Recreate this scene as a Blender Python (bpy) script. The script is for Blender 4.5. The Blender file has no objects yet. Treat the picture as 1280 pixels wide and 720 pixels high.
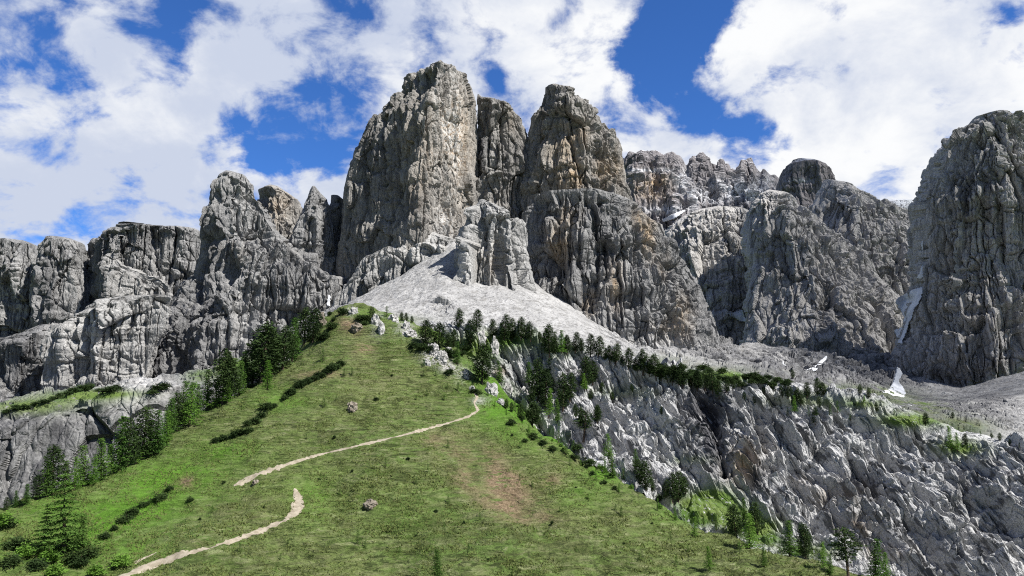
import bpy, math, random
import numpy as np
from mathutils import Vector, Euler
random.seed(7); RNG = np.random.default_rng(7)
scn = bpy.context.scene
COL = scn.collection
F32 = np.float32
# ------------------------------------------------------------------ camera maths (photo pixels 1280x720)
FPX = 1004.6; PITCH = math.radians(8.0); CP, SP = math.cos(PITCH), math.sin(PITCH)
def unproj(px, py, d):
    u = (np.asarray(px, float)-640)/FPX; v = (360-np.asarray(py, float))/FPX
    den = CP-SP*v
    return d*u/den, d+0*u, d*(SP+CP*v)/den
def proj(P):
    x, y, z = P[..., 0], P[..., 1], P[..., 2]
    w = np.maximum(y*CP+z*SP, 1e-3); v = (-y*SP+z*CP)/w
    return 640+FPX*x/w, 360-FPX*v
# ------------------------------------------------------------------ noise
def _h(ix, iy, iz, s):
    h = ix*np.uint32(374761393)+iy*np.uint32(668265263)+iz*np.uint32(2246822519)+np.uint32(s*3266489917 & 0xffffffff)
    h = (h ^ (h >> np.uint32(13)))*np.uint32(1274126177); h = h ^ (h >> np.uint32(16))
    h = h*np.uint32(2654435761); return h ^ (h >> np.uint32(15))
def _f(h): return (h & np.uint32(0xffff)).astype(F32)*F32(1/65535.)
def vn(P, s=0):                       # value noise in -1..1
    x, y, z = (P[..., k].astype(F32) for k in range(3))
    fx, fy, fz = np.floor(x), np.floor(y), np.floor(z)
    ix, iy, iz = (a.astype(np.int64).astype(np.uint32) for a in (fx, fy, fz))
    tx, ty, tz = x-fx, y-fy, z-fz
    tx, ty, tz = (t*t*t*(t*(t*6-15)+10) for t in (tx, ty, tz))
    one = np.uint32(1); r = 0
    for dx in (0, 1):
        wx = tx if dx else 1-tx
        for dy in (0, 1):
            wy = ty if dy else 1-ty
            for dz in (0, 1):
                r = r+_f(_h(ix+np.uint32(dx), iy+np.uint32(dy), iz+np.uint32(dz), s))*wx*wy*(tz if dz else 1-tz)
    return r*2-1
def fbm(P, o=4, s=0, g=0.5):
    r = 0; a = 1.; q = P
    for k in range(o):
        r = r+a*vn(q, s+k*17); q = q*2.03+11.3; a *= g
    return r
def ridged(P, o=3, s=0):
    r = 0; a = 1.; q = P
    for k in range(o):
        r = r+a*(1-2*np.abs(vn(q, s+k*19))); q = q*2.07+5.1; a *= .5
    return r
def voro(P, s=0):                     # returns F2-F1 and a random value per cell
    b = np.floor(P-0.5)
    d1 = np.full(P.shape[:-1], 9., F32); d2 = d1.copy(); cid = np.zeros(P.shape[:-1], F32); til = cid.copy()
    for dx in (0, 1):
        for dy in (0, 1):
            for dz in (0, 1):
                c = b+np.array([dx, dy, dz]); i = c.astype(np.int64).astype(np.uint32)
                h = _h(i[..., 0], i[..., 1], i[..., 2], s); h2 = _h(i[..., 0], i[..., 1], i[..., 2], s+77)
                j = np.stack([_f(h), _f(h >> np.uint32(16)), _f(h2)], -1)*.7+.15
                v = P-c-j; d = np.sqrt((v**2).sum(-1)).astype(F32)
                tl = (v[..., 0]*(_f(h2 >> np.uint32(8))-.5)+v[..., 1]*(_f(h >> np.uint32(7))-.5)+v[..., 2]*(_f(h2 >> np.uint32(4))-.5)).astype(F32)
                near = d < d1
                d2 = np.where(near, d1, np.minimum(d2, d)); cid = np.where(near, _f(h2 >> np.uint32(16)), cid); til = np.where(near, tl, til); d1 = np.where(near, d, d1)
    return d2-d1, cid, til
def sstep(a, b, x):
    t = np.clip((x-a)/(b-a), 0, 1); return t*t*(3-2*t)
# ------------------------------------------------------------------ mesh helpers
def tag(o, label=None, cat=None, group=None, kind=None):
    for k, v in (('label', label), ('category', cat), ('group', group), ('kind', kind)):
        if v: o[k] = v
    return o
def raw_mesh(name, V, loops, counts, mat, attrs=None, smooth=False):
    me = bpy.data.meshes.new(name)
    me.vertices.add(len(V)); me.vertices.foreach_set('co', np.ascontiguousarray(V, dtype=F32).ravel())
    me.loops.add(len(loops)); me.loops.foreach_set('vertex_index', np.ascontiguousarray(loops, dtype=np.int32))
    st = np.concatenate([[0], np.cumsum(counts)[:-1]]).astype(np.int32)
    me.polygons.add(len(counts)); me.polygons.foreach_set('loop_start', st)
    me.update(calc_edges=True)
    me.polygons.foreach_set('use_smooth', np.full(len(counts), smooth, dtype=bool))
    for k, a in (attrs or {}).items():
        at = me.attributes.new(k, 'FLOAT', 'POINT'); at.data.foreach_set('value', np.ascontiguousarray(a, dtype=F32).ravel())
    if mat: me.materials.append(mat)
    me.validate(); return me
def link(name, me, parent=None):
    o = bpy.data.objects.new(name, me); COL.objects.link(o)
    if parent: o.parent = parent
    return o
def quads_grid(n, m, wrap=False):
    i = np.arange(n-1)[:, None]*m
    j = np.arange(m if wrap else m-1)[None, :]; j2 = (j+1) % m
    return np.stack([i+j, i+m+j, i+m+j2, i+j2], -1).reshape(-1, 4)
def grid_mesh(name, P, mat, attrs=None, wrap=False, smooth=False, cap=False, flip=False):
    n, m = P.shape[:2]; V = P.reshape(-1, 3); Q = quads_grid(n, m, wrap)
    if flip: Q = Q[:, ::-1]
    loops, counts = Q.ravel(), np.full(len(Q), 4)
    if cap:
        ring = np.arange(m) if flip else np.arange(m)[::-1]
        loops = np.concatenate([loops, ring]); counts = np.concatenate([counts, [m]])
    return raw_mesh(name, V, loops, counts, mat, attrs, smooth)
def normals(P, wrap=False):
    if wrap: du = np.roll(P, -1, 1)-np.roll(P, 1, 1)
    else: du = np.gradient(P, axis=1)
    dv = np.gradient(P, axis=0)
    n = np.cross(dv, du); return n/np.maximum(np.linalg.norm(n, axis=-1, keepdims=True), 1e-6)
def blobs(px, py, L):                 # stains and painted shade placed where the photo shows them: (px,py,rx,ry,strength)
    r = 0*px
    for (x, y, rx, ry, a) in L:
        r = r+a*np.exp(-(((px-x)/rx)**2+((py-y)/ry)**2))
    return r
def seg_dist(px, py, pts):
    d = np.full(px.shape, 1e9)
    for (x0, y0), (x1, y1) in zip(pts[:-1], pts[1:]):
        vx, vy = x1-x0, y1-y0
        t = np.clip(((px-x0)*vx+(py-y0)*vy)/(vx*vx+vy*vy), 0, 1)
        d = np.minimum(d, np.hypot(px-x0-t*vx, py-y0-t*vy))
    return d
# ------------------------------------------------------------------ materials
def mat_new(name):
    m = bpy.data.materials.new(name); m.use_nodes = True
    nt = m.node_tree; b = nt.nodes['Principled BSDF']
    b.inputs['Roughness'].default_value = .95; b.inputs['Specular IOR Level'].default_value = .1
    return m, nt, b
class NB:
    def __init__(s, nt): s.nt = nt; s.N = nt.nodes; s.L = nt.links
    def n(s, t, **k):
        x = s.N.new(t)
        for a, v in k.items(): setattr(x, a, v)
        return x
    def put(s, sock, v):
        if isinstance(v, bpy.types.NodeSocket): s.L.new(v, sock)
        else: sock.default_value = v
    def math(s, op, a, b=None, c=None, clamp=False):
        x = s.n('ShaderNodeMath', operation=op, use_clamp=clamp)
        for i, v in enumerate((a, b, c)):
            if v is not None: s.put(x.inputs[i], v)
        return x.outputs[0]
    def vmath(s, op, a, b=None):
        x = s.n('ShaderNodeVectorMath', operation=op); s.put(x.inputs[0], a)
        if b is not None: s.put(x.inputs[1], b)
        return x.outputs[1] if op in ('DISTANCE', 'LENGTH', 'DOT_PRODUCT') else x.outputs[0]
    def noise(s, v, scale, detail=6, rough=.55, dist=0.):
        x = s.n('ShaderNodeTexNoise'); s.put(x.inputs['Vector'], v)
        x.inputs['Scale'].default_value = scale; x.inputs['Detail'].default_value = detail
        x.inputs['Roughness'].default_value = rough; x.inputs['Distortion'].default_value = dist
        return x.outputs['Fac']
    def voro(s, v, scale, feature='DISTANCE_TO_EDGE'):
        x = s.n('ShaderNodeTexVoronoi', feature=feature); s.put(x.inputs['Vector'], v); x.inputs['Scale'].default_value = scale
        return x.outputs['Distance']
    def ramp(s, v, a, b, lo=0., hi=1.):
        x = s.n('ShaderNodeMapRange', interpolation_type='SMOOTHSTEP'); s.put(x.inputs[0], v)
        for i, q in enumerate((a, b, lo, hi)): x.inputs[i+1].default_value = q
        return x.outputs[0]
    def mix(s, f, a, b, mode='MIX'):
        x = s.n('ShaderNodeMix', data_type='RGBA', blend_type=mode)
        s.put(x.inputs[0], f)
        for i, c in ((6, a), (7, b)):
            if isinstance(c, tuple): c = (*c, 1.) if len(c) == 3 else c
            s.put(x.inputs[i], c)
        return x.outputs[2]
    def attr(s, name): return s.n('ShaderNodeAttribute', attribute_name=name).outputs['Fac']
    def scale(s, v, sc):
        x = s.n('ShaderNodeMapping'); s.L.new(v, x.inputs[0]); x.inputs['Scale'].default_value = sc; return x.outputs[0]
    def rot(s, v, r, sc):
        x = s.n('ShaderNodeMapping'); s.L.new(v, x.inputs[0]); x.inputs['Rotation'].default_value = r
        y = s.n('ShaderNodeMapping'); s.L.new(x.outputs[0], y.inputs[0]); y.inputs['Scale'].default_value = sc; return y.outputs[0]
def rock_mat(name, light, dark, scale=1., tilt=0., streak=.5, bump=1., ysc=1., snow=0., palec=(.50, .495, .48)):
    m, nt, b = mat_new(name); k = NB(nt)
    pos = k.n('ShaderNodeNewGeometry').outputs['Position']
    s = 1/scale
    n1 = k.noise(pos, .035*s, 5, .6); n2 = k.noise(pos, .35*s, 6, .65); n3 = k.noise(pos, 1.1*s, 4, .7)
    st = k.noise(k.rot(pos, (0, tilt, 0), (.16*s, .16*s*ysc, .014*s)), 1., 5, .6)
    st2 = k.noise(k.rot(pos, (0, tilt, 0), (.5*s, .5*s*ysc, .05*s)), 1., 4, .6)
    c = k.mix(k.ramp(n1, .3, .7), dark, light)
    c = k.mix(k.math('MULTIPLY', k.ramp(n2, .35, .68), .55), c, tuple(min(.7, q*1.35) for q in light))
    c = k.mix(k.math('MULTIPLY', k.ramp(n3, .58, .36), .6), c, tuple(q*.42 for q in dark))
    c = k.mix(k.math('MULTIPLY', k.ramp(st, .53, .62), streak), c, tuple(q*.33 for q in dark))
    c = k.mix(k.math('MULTIPLY', k.ramp(st2, .56, .64), streak), c, tuple(q*.4 for q in dark))
    oc = k.math('MULTIPLY', k.attr('ochre'), k.ramp(k.math('ADD', k.math('MULTIPLY', st2, .6), k.math('MULTIPLY', n2, .4)), .32, .50))
    c = k.mix(oc, c, k.mix(k.ramp(n2, .4, .6), (.34, .235, .135), (.43, .345, .235)))
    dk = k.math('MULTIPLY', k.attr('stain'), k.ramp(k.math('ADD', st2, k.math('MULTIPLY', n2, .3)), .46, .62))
    c = k.mix(dk, c, (.03, .03, .036))  # near-black for water streaks, and for shade painted onto the rock
    c = k.mix(k.math('MULTIPLY', k.attr('pale'), k.ramp(n2, .3, .6)), c, palec)
    if snow:                # old snow caught on the flatter ledges
        sn = k.n('ShaderNodeSeparateXYZ'); k.L.new(k.n('ShaderNodeNewGeometry').outputs['True Normal'], sn.inputs[0])
        c = k.mix(k.math('MULTIPLY', k.ramp(k.math('ADD', sn.outputs[2], k.math('MULTIPLY', n2, .5)), 1.02, 1.14), snow), c, palec)
    if True:
        gr = k.math('MULTIPLY', k.attr('green'), k.ramp(n2, .32, .44), clamp=True)
        c = k.mix(gr, c, k.mix(k.ramp(n1, .4, .6), (.065, .115, .024), (.115, .16, .045)))
    k.put(b.inputs['Base Color'], c)
    cr = k.voro(k.rot(pos, (0, tilt, 0), (.30*s, .30*s*ysc, .13*s)), 1.)
    hgt = k.math('ADD', k.math('MULTIPLY', n2, 1.6), k.math('ADD', k.math('MULTIPLY', n3, .7), k.math('MULTIPLY', k.ramp(cr, 0., .12), .5)))
    bp = k.n('ShaderNodeBump'); bp.inputs['Strength'].default_value = .9; bp.inputs['Distance'].default_value = .55*scale*bump
    k.put(bp.inputs['Height'], hgt); k.put(b.inputs['Normal'], bp.outputs[0])
    return m
M_WARM = rock_mat('rock_warm', (.315, .302, .28), (.175, .168, .157), 1.2)
M_GREY = rock_mat('rock_grey', (.28, .277, .27), (.155, .156, .158), 1.2)
M_DARK = rock_mat('rock_dark', (.47, .455, .433), (.31, .303, .292), 1.4)
M_FAR = rock_mat('rock_far', (.27, .252, .255), (.155, .148, .155), 1.8, snow=.6, palec=(.80, .82, .85))  # base colours lowered to stand in for cloud shade over the ridge
M_SLAB = rock_mat('rock_slab', (.47, .468, .46), (.30, .303, .308), .35, tilt=.5, streak=1., bump=1.2, ysc=.3, palec=(.62, .62, .61))
M_RIB = rock_mat('rock_pale', (.37, .365, .352), (.23, .227, .22), 1.0, streak=.25)
def scree_mat():
    m, nt, b = mat_new('scree'); k = NB(nt)
    pos = k.n('ShaderNodeNewGeometry').outputs['Position']
    n1 = k.noise(pos, .05, 5, .6); n2 = k.noise(pos, .5, 6, .7); n3 = k.noise(k.rot(pos, (0, 0, .5), (.25, .06, .25)), 1., 5, .6)
    c = k.mix(k.ramp(n1, .3, .7), (.32, .317, .31), (.45, .446, .435))
    c = k.mix(k.ramp(n2, .52, .66), c, (.15, .15, .15)); c = k.mix(k.math('MULTIPLY', k.ramp(n3, .52, .64), .75), c, (.20, .195, .185))
    c = k.mix(k.math('MULTIPLY', k.ramp(k.noise(pos, .14, 5, .7), .54, .64), .55), c, (.17, .168, .16))
    gr = k.math('MULTIPLY', k.attr('green'), k.ramp(n2, .28, .42), clamp=True)
    c = k.mix(gr, c, k.mix(k.ramp(n3, .4, .6), (.07, .115, .026), (.13, .16, .055)))
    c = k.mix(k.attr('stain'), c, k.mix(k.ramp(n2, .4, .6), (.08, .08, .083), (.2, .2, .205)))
    k.put(b.inputs['Base Color'], c)
    bp = k.n('ShaderNodeBump'); bp.inputs['Strength'].default_value = 1.; bp.inputs['Distance'].default_value = 1.6
    k.put(bp.inputs['Height'], k.math('ADD', n2, k.math('MULTIPLY', k.noise(pos, 1.5, 4, .7), .4))); k.put(b.inputs['Normal'], bp.outputs[0])
    return m
M_SCREE = scree_mat()
def meadow_mat():
    m, nt, b = mat_new('meadow'); k = NB(nt)
    pos = k.n('ShaderNodeNewGeometry').outputs['Position']
    n1 = k.noise(pos, .045, 5, .6); n2 = k.noise(pos, .55, 6, .65, .4); n3 = k.noise(pos, 2.2, 4, .7); n4 = k.noise(pos, .16, 5, .6, .6)
    terr = k.noise(k.scale(pos, (.35, .35, 1.9)), 1., 5, .6, .5)
    c = k.mix(k.ramp(n1, .35, .65), (.102, .162, .04), (.152, .192, .064))
    c = k.mix(k.math('MULTIPLY', k.ramp(terr, .42, .62), .75), c, (.165, .17, .085))
    c = k.mix(k.math('MULTIPLY', k.ramp(n4, .50, .64), .5), c, (.07, .12, .022))
    c = k.mix(k.math('MULTIPLY', k.ramp(n2, .55, .68), .75), c, (.045, .07, .016))
    c = k.mix(k.math('MULTIPLY', k.ramp(n3, .60, .42), .5), c, (.065, .085, .022))
    tl = k.noise(k.scale(pos, (.34, .34, 2.2)), 1., 6, .66, .7)
    c = k.mix(k.math('MULTIPLY', k.ramp(tl, .53, .60), k.ramp(k.noise(pos, .07, 3, .5), .36, .60, .35, 1.)), c, (.036, .05, .015))
    c = k.mix(k.math('MULTIPLY', k.ramp(tl, .46, .36), k.ramp(n4, .35, .6, .1, .85)), c, (.215, .23, .115))
    hp = k.noise(pos, .13, 7, .68, 1.2)
    c = k.mix(k.math('MULTIPLY', k.attr('stain'), k.ramp(k.math('ADD', k.math('MULTIPLY', hp, .4), k.math('MULTIPLY', tl, .6)), .46, .53), clamp=True), c, k.mix(k.ramp(n3, .4, .6), (.034, .042, .016), (.085, .085, .04)))
    c = k.mix(k.math('MULTIPLY', k.ramp(hp, .54, .63), .8), c, k.mix(k.ramp(n3, .4, .6), (.035, .048, .016), (.085, .10, .035)))
    gr = k.math('MULTIPLY', k.attr('green'), k.ramp(n2, .74, .48), clamp=True)
    c = k.mix(gr, c, k.mix(n3, (.065, .165, .015), (.115, .22, .03)))
    so = k.math('MULTIPLY', k.attr('ochre'), k.ramp(k.math('ADD', k.math('MULTIPLY', terr, .6), k.math('MULTIPLY', n2, .4)), .38, .50), clamp=True)
    c = k.mix(so, c, k.mix(k.ramp(n3, .35, .65), (.13, .095, .055), (.26, .195, .125)))
    pl = k.math('MULTIPLY', k.attr('pale'), k.ramp(n2, .40, .52), clamp=True)
    c = k.mix(pl, c, k.mix(k.ramp(n3, .35, .6), (.22, .215, .2), (.5, .49, .46)))
    k.put(b.inputs['Base Color'], c)
    bp = k.n('ShaderNodeBump'); bp.inputs['Strength'].default_value = 1.; bp.inputs['Distance'].default_value = .5
    k.put(bp.inputs['Height'], k.math('ADD', k.math('MULTIPLY', n2, 1.), k.math('MULTIPLY_ADD', tl, -2.2, k.math('MULTIPLY', n3, .55)))); k.put(b.inputs['Normal'], bp.outputs[0])
    return m
M_MEADOW = meadow_mat()
def simple_mat(name, a, bcol, sc=3., rough=.95, bump=.3, dist=.1):
    m, nt, b = mat_new(name); k = NB(nt)
    pos = k.n('ShaderNodeNewGeometry').outputs['Position']; n = k.noise(pos, sc, 6, .65)
    k.put(b.inputs['Base Color'], k.mix(k.ramp(n, .35, .65), a, bcol)); b.inputs['Roughness'].default_value = rough
    bp = k.n('ShaderNodeBump'); bp.inputs['Strength'].default_value = bump; bp.inputs['Distance'].default_value = dist
    k.put(bp.inputs['Height'], n); k.put(b.inputs['Normal'], bp.outputs[0]); return m
M_PATH = simple_mat('path_gravel', (.22, .19, .14), (.34, .30, .235), 1.2, bump=.6)
M_SNOW = simple_mat('snow', (.48, .50, .53), (.66, .68, .70), .10, rough=.7, bump=.5, dist=1.)
M_BARK = simple_mat('bark', (.05, .038, .028), (.12, .09, .065), 6.)
M_BOULDER = simple_mat('boulder', (.15, .128, .10), (.30, .265, .215), 1.5, bump=.8, dist=.3)
M_GREYBOULDER = simple_mat('grey_boulder', (.24, .235, .225), (.50, .49, .47), 1.2, bump=.8, dist=.3)
def leaf_mat(name, a, bcol, tr=.25):
    m, nt, b = mat_new(name); k = NB(nt)
    oi = k.n('ShaderNodeObjectInfo').outputs['Random']
    pos = k.n('ShaderNodeNewGeometry').outputs['Position']
    f = k.math('ADD', k.math('MULTIPLY', k.noise(pos, .9, 3, .6), .7), k.math('MULTIPLY_ADD', oi, .7, -.15), clamp=True)
    c = k.mix(f, a, bcol); k.put(b.inputs['Base Color'], c)
    t = k.n('ShaderNodeBsdfTranslucent'); k.put(t.inputs[0], c)
    mx = k.n('ShaderNodeMixShader'); mx.inputs[0].default_value = tr
    k.L.new(b.outputs[0], mx.inputs[1]); k.L.new(t.outputs[0], mx.inputs[2]); k.L.new(mx.outputs[0], nt.nodes['Material Output'].inputs[0])
    return m
M_PINE = leaf_mat('pine_needles', (.018, .034, .012), (.045, .075, .022), .1)
M_LARCH = leaf_mat('larch_needles', (.065, .15, .02), (.15, .27, .045))
M_SPRUCE = leaf_mat('spruce_needles', (.036, .085, .016), (.09, .165, .032), .15)
M_GRASS = leaf_mat('grass_blades', (.09, .14, .03), (.20, .22, .08), .3)
# ------------------------------------------------------------------ rock displacement
def rock_disp(P, amp=1., sc=1., flute=1., tilt=0., block=1., ledge=1., seed=0, ysq=1.):
    """Relief in metres: buttress flutes, blocks with open joints, ledges and rubble."""
    ct, st = math.cos(tilt), math.sin(tilt)
    Q = np.stack([P[..., 0]*ct+P[..., 2]*st, P[..., 1]*ysq, -P[..., 0]*st+P[..., 2]*ct], -1).astype(F32)/sc
    W = np.stack([fbm(Q/22, 3, seed+1), fbm(Q/22+31, 3, seed+2), fbm(Q/22+67, 3, seed+3)], -1)
    Qw = Q+W*2.4
    d = 5.0*fbm(Q/55, 3, seed+5)
    d = d+flute*4.2*(ridged(Qw*np.array([1/24, 1/24, 1/260]), 3, seed+7)-.3)
    d = d+flute*2.3*(ridged(Qw*np.array([1/7.5, 1/7.5, 1/110]), 2, seed+9)-.3)
    e0, c0, t0 = voro(Qw*np.array([1/34., 1/34., 1/80.]), seed+10)
    e1, c1, t1 = voro(Qw*np.array([1/13., 1/13., 1/42.]), seed+11)
    e2, c2, t2 = voro(Qw*np.array([1/5., 1/5., 1/13.]), seed+13)
    d = d+block*(6.*(c0-.5)+22.*t0+3.2*(c1-.5)+11.*t1+.9*(c2-.5)+2.2*t2)-block*(2.6*np.exp(-(e0/.05)**2)+1.9*np.exp(-(e1/.06)**2)+.8*np.exp(-(e2/.09)**2))
    zz = Qw[..., 2]+2.5*fbm(Q/40+9, 2, seed+15)
    L = vn(np.stack([zz/9, Q[..., 0]/120, Q[..., 1]/120], -1), seed+17)
    L2 = vn(np.stack([zz/3.2, Q[..., 0]/60, Q[..., 1]/60], -1), seed+18)
    d = d+ledge*(1.5*np.clip(L*2.5, -1, 1)+.35*np.clip(L2*2.5, -1, 1))
    d = d+.3*fbm(Q/5.5, 3, seed+21)-2.6*sstep(.84, .97, 1-np.abs(vn(Qw*np.array([1/7., 1/7., 1/60.]), seed+25)))
    d = d-flute*4.5*sstep(.90, .985, 1-np.abs(vn(Qw*np.array([1/19., 1/19., 1/150.])+7, seed+27)))*sstep(-.3, .2, vn(Q/45, seed+28))
    d = d-1.7*sstep(.88, .975, 1-np.abs(vn(np.stack([zz/13+.12*Q[..., 0]/13, Q[..., 0]/90, Q[..., 1]/90], -1), seed+29)))*sstep(-.1, .35, vn(Q/28, seed+30))
    return d*amp
def rock_attrs(px, py, P, ochre=(), stain=(), pale=(), green=()):
    n = .65+.6*fbm(P/np.array([14, 14, 40]), 3, 91)
    return dict(ochre=np.clip(blobs(px, py, ochre)*n, 0, 1) if ochre else 0*px, stain=np.clip(blobs(px, py, stain)*n, 0, 1) if stain else 0*px,
                pale=np.clip(blobs(px, py, pale)*n, 0, 1) if pale else 0*px, green=np.clip(blobs(px, py, green), 0, 1) if green else 0*px)
STRUCT = []
def body(name, label, L, R, D, mat, facets=None, fm=.75, thick=.8, back=.9, taper=.55, grooves=(), amp=1., sc=1., seed=0, dens=1.25, lean=0., steps=(), topz=.1, **kw):
    """A free-standing rock mass: ring sections whose width follows its outline, closed all round."""
    stain = {k: kw.pop(k) for k in ('ochre', 'stain', 'pale', 'green') if k in kw}
    L = sorted(L, key=lambda a: a[1]); R = sorted(R, key=lambda a: a[1])
    y0 = min(L[0][1], R[0][1]); y1 = max(L[-1][1], R[-1][1])
    n = int((y1-y0)*dens)+2; t = np.linspace(0, 1, n); py = y0+(y1-y0)*t
    xl = np.interp(py, [p[1] for p in L], [p[0] for p in L]); xr = np.interp(py, [p[1] for p in R], [p[0] for p in R])
    X0, _, Z = unproj(xl, py, D); X1, _, _ = unproj(xr, py, D)
    w = np.maximum((X1-X0)/2, .6); cx = (X0+X1)/2; wm = w.max()
    nf = int(max(60, (xr-xl).max()*1.45*dens)); nb = 40
    ph = np.linspace(-math.pi/2, math.pi/2, nf); s = np.sin(ph)
    fr = np.cos(ph)
    if facets: fr = (1-fm)*fr+fm*np.interp(s, [f[0] for f in facets], [f[1] for f in facets])
    pb = np.linspace(math.pi/2, 1.5*math.pi, nb+2)[1:-1]
    S = np.concatenate([s, np.sin(pb)]); G = np.concatenate([-thick*fr, -back*np.cos(pb)])
    dm = wm*((w/wm)*(1-taper)+taper*np.clip((w/wm)*2.2, 0, 1))
    P = np.empty((n, len(S), 3))
    P[..., 0] = cx[:, None]+w[:, None]*S; P[..., 1] = D+G*dm[:, None]-lean*(t[:, None]-.5)*(y1-y0)*D/FPX
    for (ys, am, wd) in steps: P[..., 1] -= (am*sstep(ys-wd, ys+wd, py))[:, None]*(G < 0)*np.clip(-G/thick*1.5, 0, 1)
    k15 = min(n-1, int(16*dens)); P[..., 2] = Z[:, None]*(1-.62*thick*dm[k15]/D)
    # shrink onto a rounded top
    N = normals(P, True)
    tocam = -P/np.linalg.norm(P, axis=-1, keepdims=True)
    if (N*tocam)[:, :nf].sum() < 0: N = -N; flip = True
    else: flip = False
    d = rock_disp(P, amp, sc, seed=seed, **kw); d = d-d[:, :nf].mean()-.35*d[:, :nf].std()
    edge = np.clip(1-np.abs(S), 0, 1)
    px, pyy = proj(P)
    for (pts, wd, dep) in grooves:
        q = seg_dist(px+2*fbm(P/6, 2, seed+3), pyy, pts); d = d-dep*np.exp(-(q/wd)**2)*(G < 0)
    fade = np.clip((py-y0)/16, 0.2, 1)[:, None]
    N = N.copy(); N[..., 2] *= np.clip((py-y0)/45, topz, 1)[:, None]
    P = P+N*(d*fade)[..., None]*np.where(G < 0, .3+.7*np.clip(edge*5, 0, 1), .6)[..., None]
    px, pyy = proj(P)
    me = grid_mesh(name, P, mat, rock_attrs(px, pyy, P, **stain), True, False, True, flip)
    o = link(name, me); tag(o, label, 'mountain', None, 'structure'); STRUCT.append(o); return o
def resample(pts, n):
    a = np.array(pts, float); u = np.concatenate([[0], np.cumsum(np.hypot(np.diff(a[:, 0]), np.diff(a[:, 1])))]); u /= u[-1]
    x = np.linspace(0, 1, n); return np.stack([np.interp(x, u, a[:, k]) for k in range(3)], -1)
def smooth1(A, k, axis):
    for _ in range(k):
        B = A.copy(); sl = [slice(None)]*A.ndim
        c, l, r = list(sl), list(sl), list(sl); c[axis] = slice(1, -1); l[axis] = slice(0, -2); r[axis] = slice(2, None)
        B[tuple(c)] = .25*A[tuple(l)]+.5*A[tuple(c)]+.25*A[tuple(r)]; A = B
    return A
def loft(name, label, rows, nu, nvs, mat, disp, cat='terrain', sm=(8, 8), attrs=None, grooves=(), smooth=False):
    """A surface through several ground lines given as (px,py,distance)."""
    C = []
    for r in rows:
        a = resample(r, nu); x, y, z = unproj(a[:, 0], a[:, 1], a[:, 2]); C.append(np.stack([x, y, z], -1))
    C = np.array(C); out = []
    for k in range(len(C)-1):
        t = np.linspace(0, 1, nvs[k]+1)[(0 if k == 0 else 1):, None, None]; out.append(C[k]*(1-t)+C[k+1]*t)
    P = np.concatenate(out); P = smooth1(smooth1(P, sm[0], 0), sm[1], 1)
    N = normals(P); tocam = -P/np.linalg.norm(P, axis=-1, keepdims=True)
    flip = (N*tocam).sum() < 0
    if flip: N = -N
    px, py = proj(P); d = disp(P, px, py)
    for (pts, wd, dep) in grooves: d = d-dep*np.exp(-(seg_dist(px, py, pts)/wd)**2)
    P = P+N*d[..., None]; px, py = proj(P)
    me = grid_mesh(name, P, mat, rock_attrs(px, py, P, **(attrs or {})), False, smooth, False, flip)
    o = link(name, me); tag(o, label, cat, None, 'structure'); STRUCT.append(o); return o, P
# ------------------------------------------------------------------ the massif
body('tower_mountain', 'tallest sheer grey rock tower with a bright sunlit edge and pale streaks',
     [(541,73.5),(533,75.5),(524,79),(513,84),(506,91),(500,104),(491,111),(480,119),(472,134),(461,137),(452,159),(445,173),(437,200),(430,228),(427,275),(420,330),(415,400)],
     [(546,73.5),(560,77),(573,82),(584,86),(592,102),(595,113),(598,150),(600,200),(600,260),(600,330),(600,400)], 880, M_WARM,
     facets=[(-1,0),(-.82,.40),(-.3,.66),(.26,1.08),(.34,1.04),(.74,.66),(1,.0)], fm=.97, thick=1.1, seed=11, amp=.72, flute=1.25, ledge=.4, block=.9,
     grooves=[([(478,140),(480,250)],2.5,6),([(503,112),(492,170),(490,300)],2.,6),([(554,90),(552,160)],1.6,5),([(520,90),(516,170)],2,4)],
     ochre=[(562,170,22,60,.8),(575,200,12,60,.6),(520,200,16,60,.35),(560,270,20,30,.35)], stain=[(500,110,18,30,.6),(470,190,20,60,.45),(520,260,20,30,.3),(550,100,20,20,.35)],  # dark patches left of the edge paint in the tower's shaded side
     pale=[(562,130,14,60,.75),(568,210,18,70,.85),(553,290,14,40,.8),(545,170,5,80,.5)])
body('shoulder_mountain', 'jagged grey shoulder joined to the tallest tower behind a dark chimney',
     [(597,114),(596,120),(595,200),(592,300),(585,400)], [(599,113),(603,117),(612,127),(617,127),(622,122),(627,124),(640,130),(650,141),(655,166),(659,190),(663,225),(668,300),(680,400)],
     890, M_WARM, facets=[(-1,.2),(-.6,.8),(-.1,1.),(.5,.75),(1,.1)], seed=23, thick=.7, amp=.8, grooves=[([(608,135),(600,175),(596,260)],3,9),([(626,126),(632,210)],2,4)],
     stain=[(640,205,14,40,.8),(602,200,8,60,.9)], pale=[(612,205,9,30,.5)], ochre=[(640,150,10,20,.3)])  # dark strip along the chimney is painted shadow
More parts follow.
